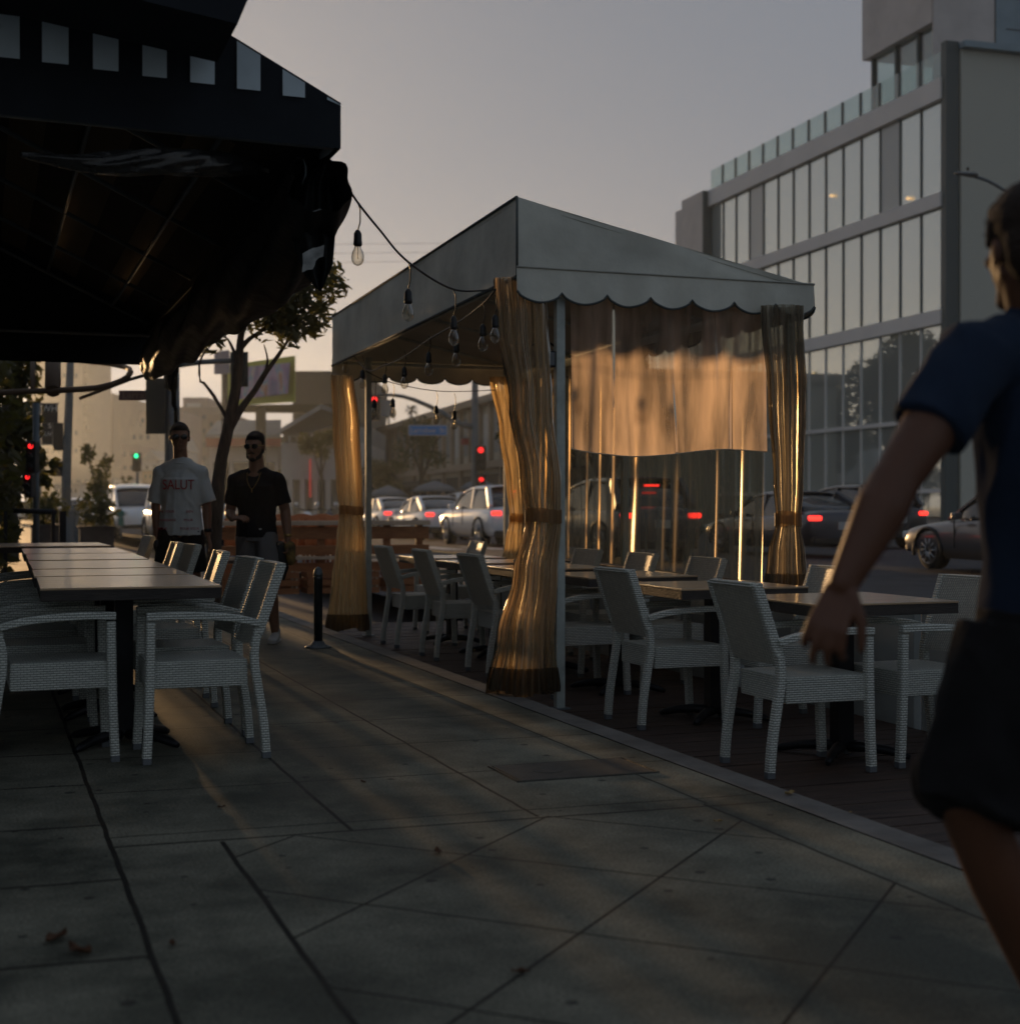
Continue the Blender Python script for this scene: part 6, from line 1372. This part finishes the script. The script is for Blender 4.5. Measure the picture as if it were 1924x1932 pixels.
# ---- man passing close by on the right, seen from behind ----
w3 = empty('person', at(1985, 1300, 3.1), label='man in a navy t-shirt and black shorts walking past close at the right edge', cat='person'); w3.location.z = 0; l0 = Vector(w3.location)
Q = lambda x, y, t: at(x, y, t)-l0
rg, fw = V(CS, -SN, 0), V(SN, CS, 0)
def ell(g, c, rx, ry, rz_): g.ball(tuple(c), 1, 3, (rx, ry, rz_), Matrix.Rotation(-rad(YAW), 3, 'Z'))
g = B(); tq = 3.12
pel, wai, chs, upr, nck = Q(1990, 1190, 3.15), Q(1995, 1040, 3.14), Q(1990, 800, 3.12), Q(1975, 660, 3.12), Q(1955, 585, 3.1)
g.hull(pel, (.165, .13, .10), wai, (.145, .11, .08)); g.hull(wai, (.145, .11, .08), chs, (.165, .125, .10)); g.hull(chs, (.165, .125, .1), upr, (.13, .11, .06)); g.hull(upr, .08, nck, .060)
hc = Q(1938, 474, 3.08); HR = Matrix.Rotation(rad(180-YAW+9), 3, 'Z') @ Matrix.Rotation(rad(2), 3, 'X'); g.hull(nck, .062, hc+V(0, 0, -.05), .058); head(g, hc, HR, 1.0)
s1 = Q(1842, 672, 3.02); e1 = Q(1690, 905, 2.92); w_1 = Q(1592, 1100, 2.86); g.hull(s1, .070, upr, .07); g.hull(s1, .068, s1.lerp(e1, .5), .061); g.hull(s1.lerp(e1, .5), .061, e1, .048)
g.hull(e1, .049, e1.lerp(w_1, .28), .053); g.hull(e1.lerp(w_1, .28), .053, w_1, (.031, .027, .031)); hd = (Q(1545, 1225, 2.83)-w_1); hand(g, w_1, hd, fw*.9+rg*.5, 1, .28, 1.10, .11, thumb=.6, curls=(.75, .55, .40, .6))
s2_ = Q(2125, 670, 3.2); e2 = Q(2190, 930, 3.1); w_2 = Q(2170, 1120, 2.95); g.hull(s2_, .066, upr, .07); g.hull(s2_, .06, e2, .043); g.hull(e2, .044, w_2, .03); hand(g, w_2, V(0, 0, -1)-rg*.2, -rg, 1, .3)
hipL, knL, anL = Q(1925, 1250, 3.12), Q(1820, 1500, 3.05), Q(2012, 1962, 3.22); g.hull(hipL, .095, knL, .066); g.hull(knL, .064, knL.lerp(anL, .32), .066); g.hull(knL.lerp(anL, .32), .066, anL, .038)
hipR, knR, anR = Q(2050, 1250, 3.18), Q(2110, 1560, 3.12), Q(2120, 1900, 3.2); g.hull(hipR, .095, knR, .062); g.hull(knR, .06, anR, .038)
blob(g, 'body', 'skin_warm', w3, .005, 6)
g = B(); g.hull(chs, (.182, .145, .11), upr, (.15, .12, .07)); d_ = V(0, 0, 1)
flat(g, pel+V(0, 0, -.02), (.172, .15), wai, (.162, .14)); flat(g, wai-V(0, 0, .001), (.162, .14), chs, (.182, .148)); g.hull(upr, .088, s1, .080); g.hull(upr, .088, s2_, .080); g.hull(upr+V(0, 0, .0), .09, nck-V(0, 0, .02), .070)
flat(g, s1+(s1-e1)*.05, (.084, .084), s1.lerp(e1, .60), (.084, .082)); flat(g, s2_+(s2_-e2)*.05, (.084, .084), s2_.lerp(e2, .6), (.084, .082)); blob(g, 'tshirt', 'tee_navy', w3, .008, 6, cloth=.011)
g = B(); flat(g, pel-V(0, 0, .06), (.18, .155), pel+V(0, 0, .05), (.172, .15)); g.hull(pel-V(0, 0, .05), (.17, .14, .08), hipL, .12)
hmL = hipL.lerp(knL, 1.14)+rg*.03; flat(g, hipL+V(0, 0, .05), (.135, .13), hmL, (.125, .12)); g.hull(hipL, .12, hipL.lerp(knL, .90)-rg*.035, .085); flat(g, hipR+V(0, 0, .05), (.13, .13), hipR.lerp(knR, .92), (.12, .12)); blob(g, 'shorts', 'shorts_black', w3, .008, 4, cloth=.014)
hb_ = hairblob(hc, HR, 'hair', 'hair_brown', w3, 1.10, .004)
g = B(); R = random.Random(9)
for k in range(260):   # short stray hair ends
    d = Vector((R.gauss(0, 1), R.gauss(0, 1)*1.0, abs(R.gauss(0, 1))*.9-.1)).normalized(); q = hc+HR@(V(d.x*.078, .022+d.y*.09, .045+d.z*.086)); d2 = (HR@d+V(R.uniform(-.6, .6), R.uniform(-.6, .6), R.uniform(-.3, .6))).normalized()
    g.tube([q, q+d2*.012, q+d2*.022+V(0, 0, -.004)], [.0012, .0009, .0003], 3, cap=False)
g.make('stray_hair', 'hair_brown', hb_)
shoe('shoe', w3, anL+V(0, 0, -.07)-V(0, 0, max(0, (anL+l0).z-.07)), anL+rg*.14+fw*.17+V(0, 0, -(anL+l0).z)); shoe('shoe', w3, V(anR.x, anR.y, 0), V(anR.x, anR.y, 0)+rg*.10+fw*.22)
# ================= HAZE =================
HAZE = True
if HAZE:
    m = bpy.data.materials.new('haze'); m.use_nodes = True; n = m.node_tree.nodes; l = m.node_tree.links; n.clear()
    o_ = n.new('ShaderNodeOutputMaterial'); v_ = n.new('ShaderNodeVolumePrincipled'); v_.inputs['Color'].default_value = (.78, .88, 1.0, 1); v_.inputs['Density'].default_value = .00048; v_.inputs['Anisotropy'].default_value = .62
    l.new(v_.outputs[0], o_.inputs['Volume']); M['haze'] = m
    g = B(); g.bx(-700, 900, -40, 900, -2, 90); g.make('haze', 'haze', kind='stuff')
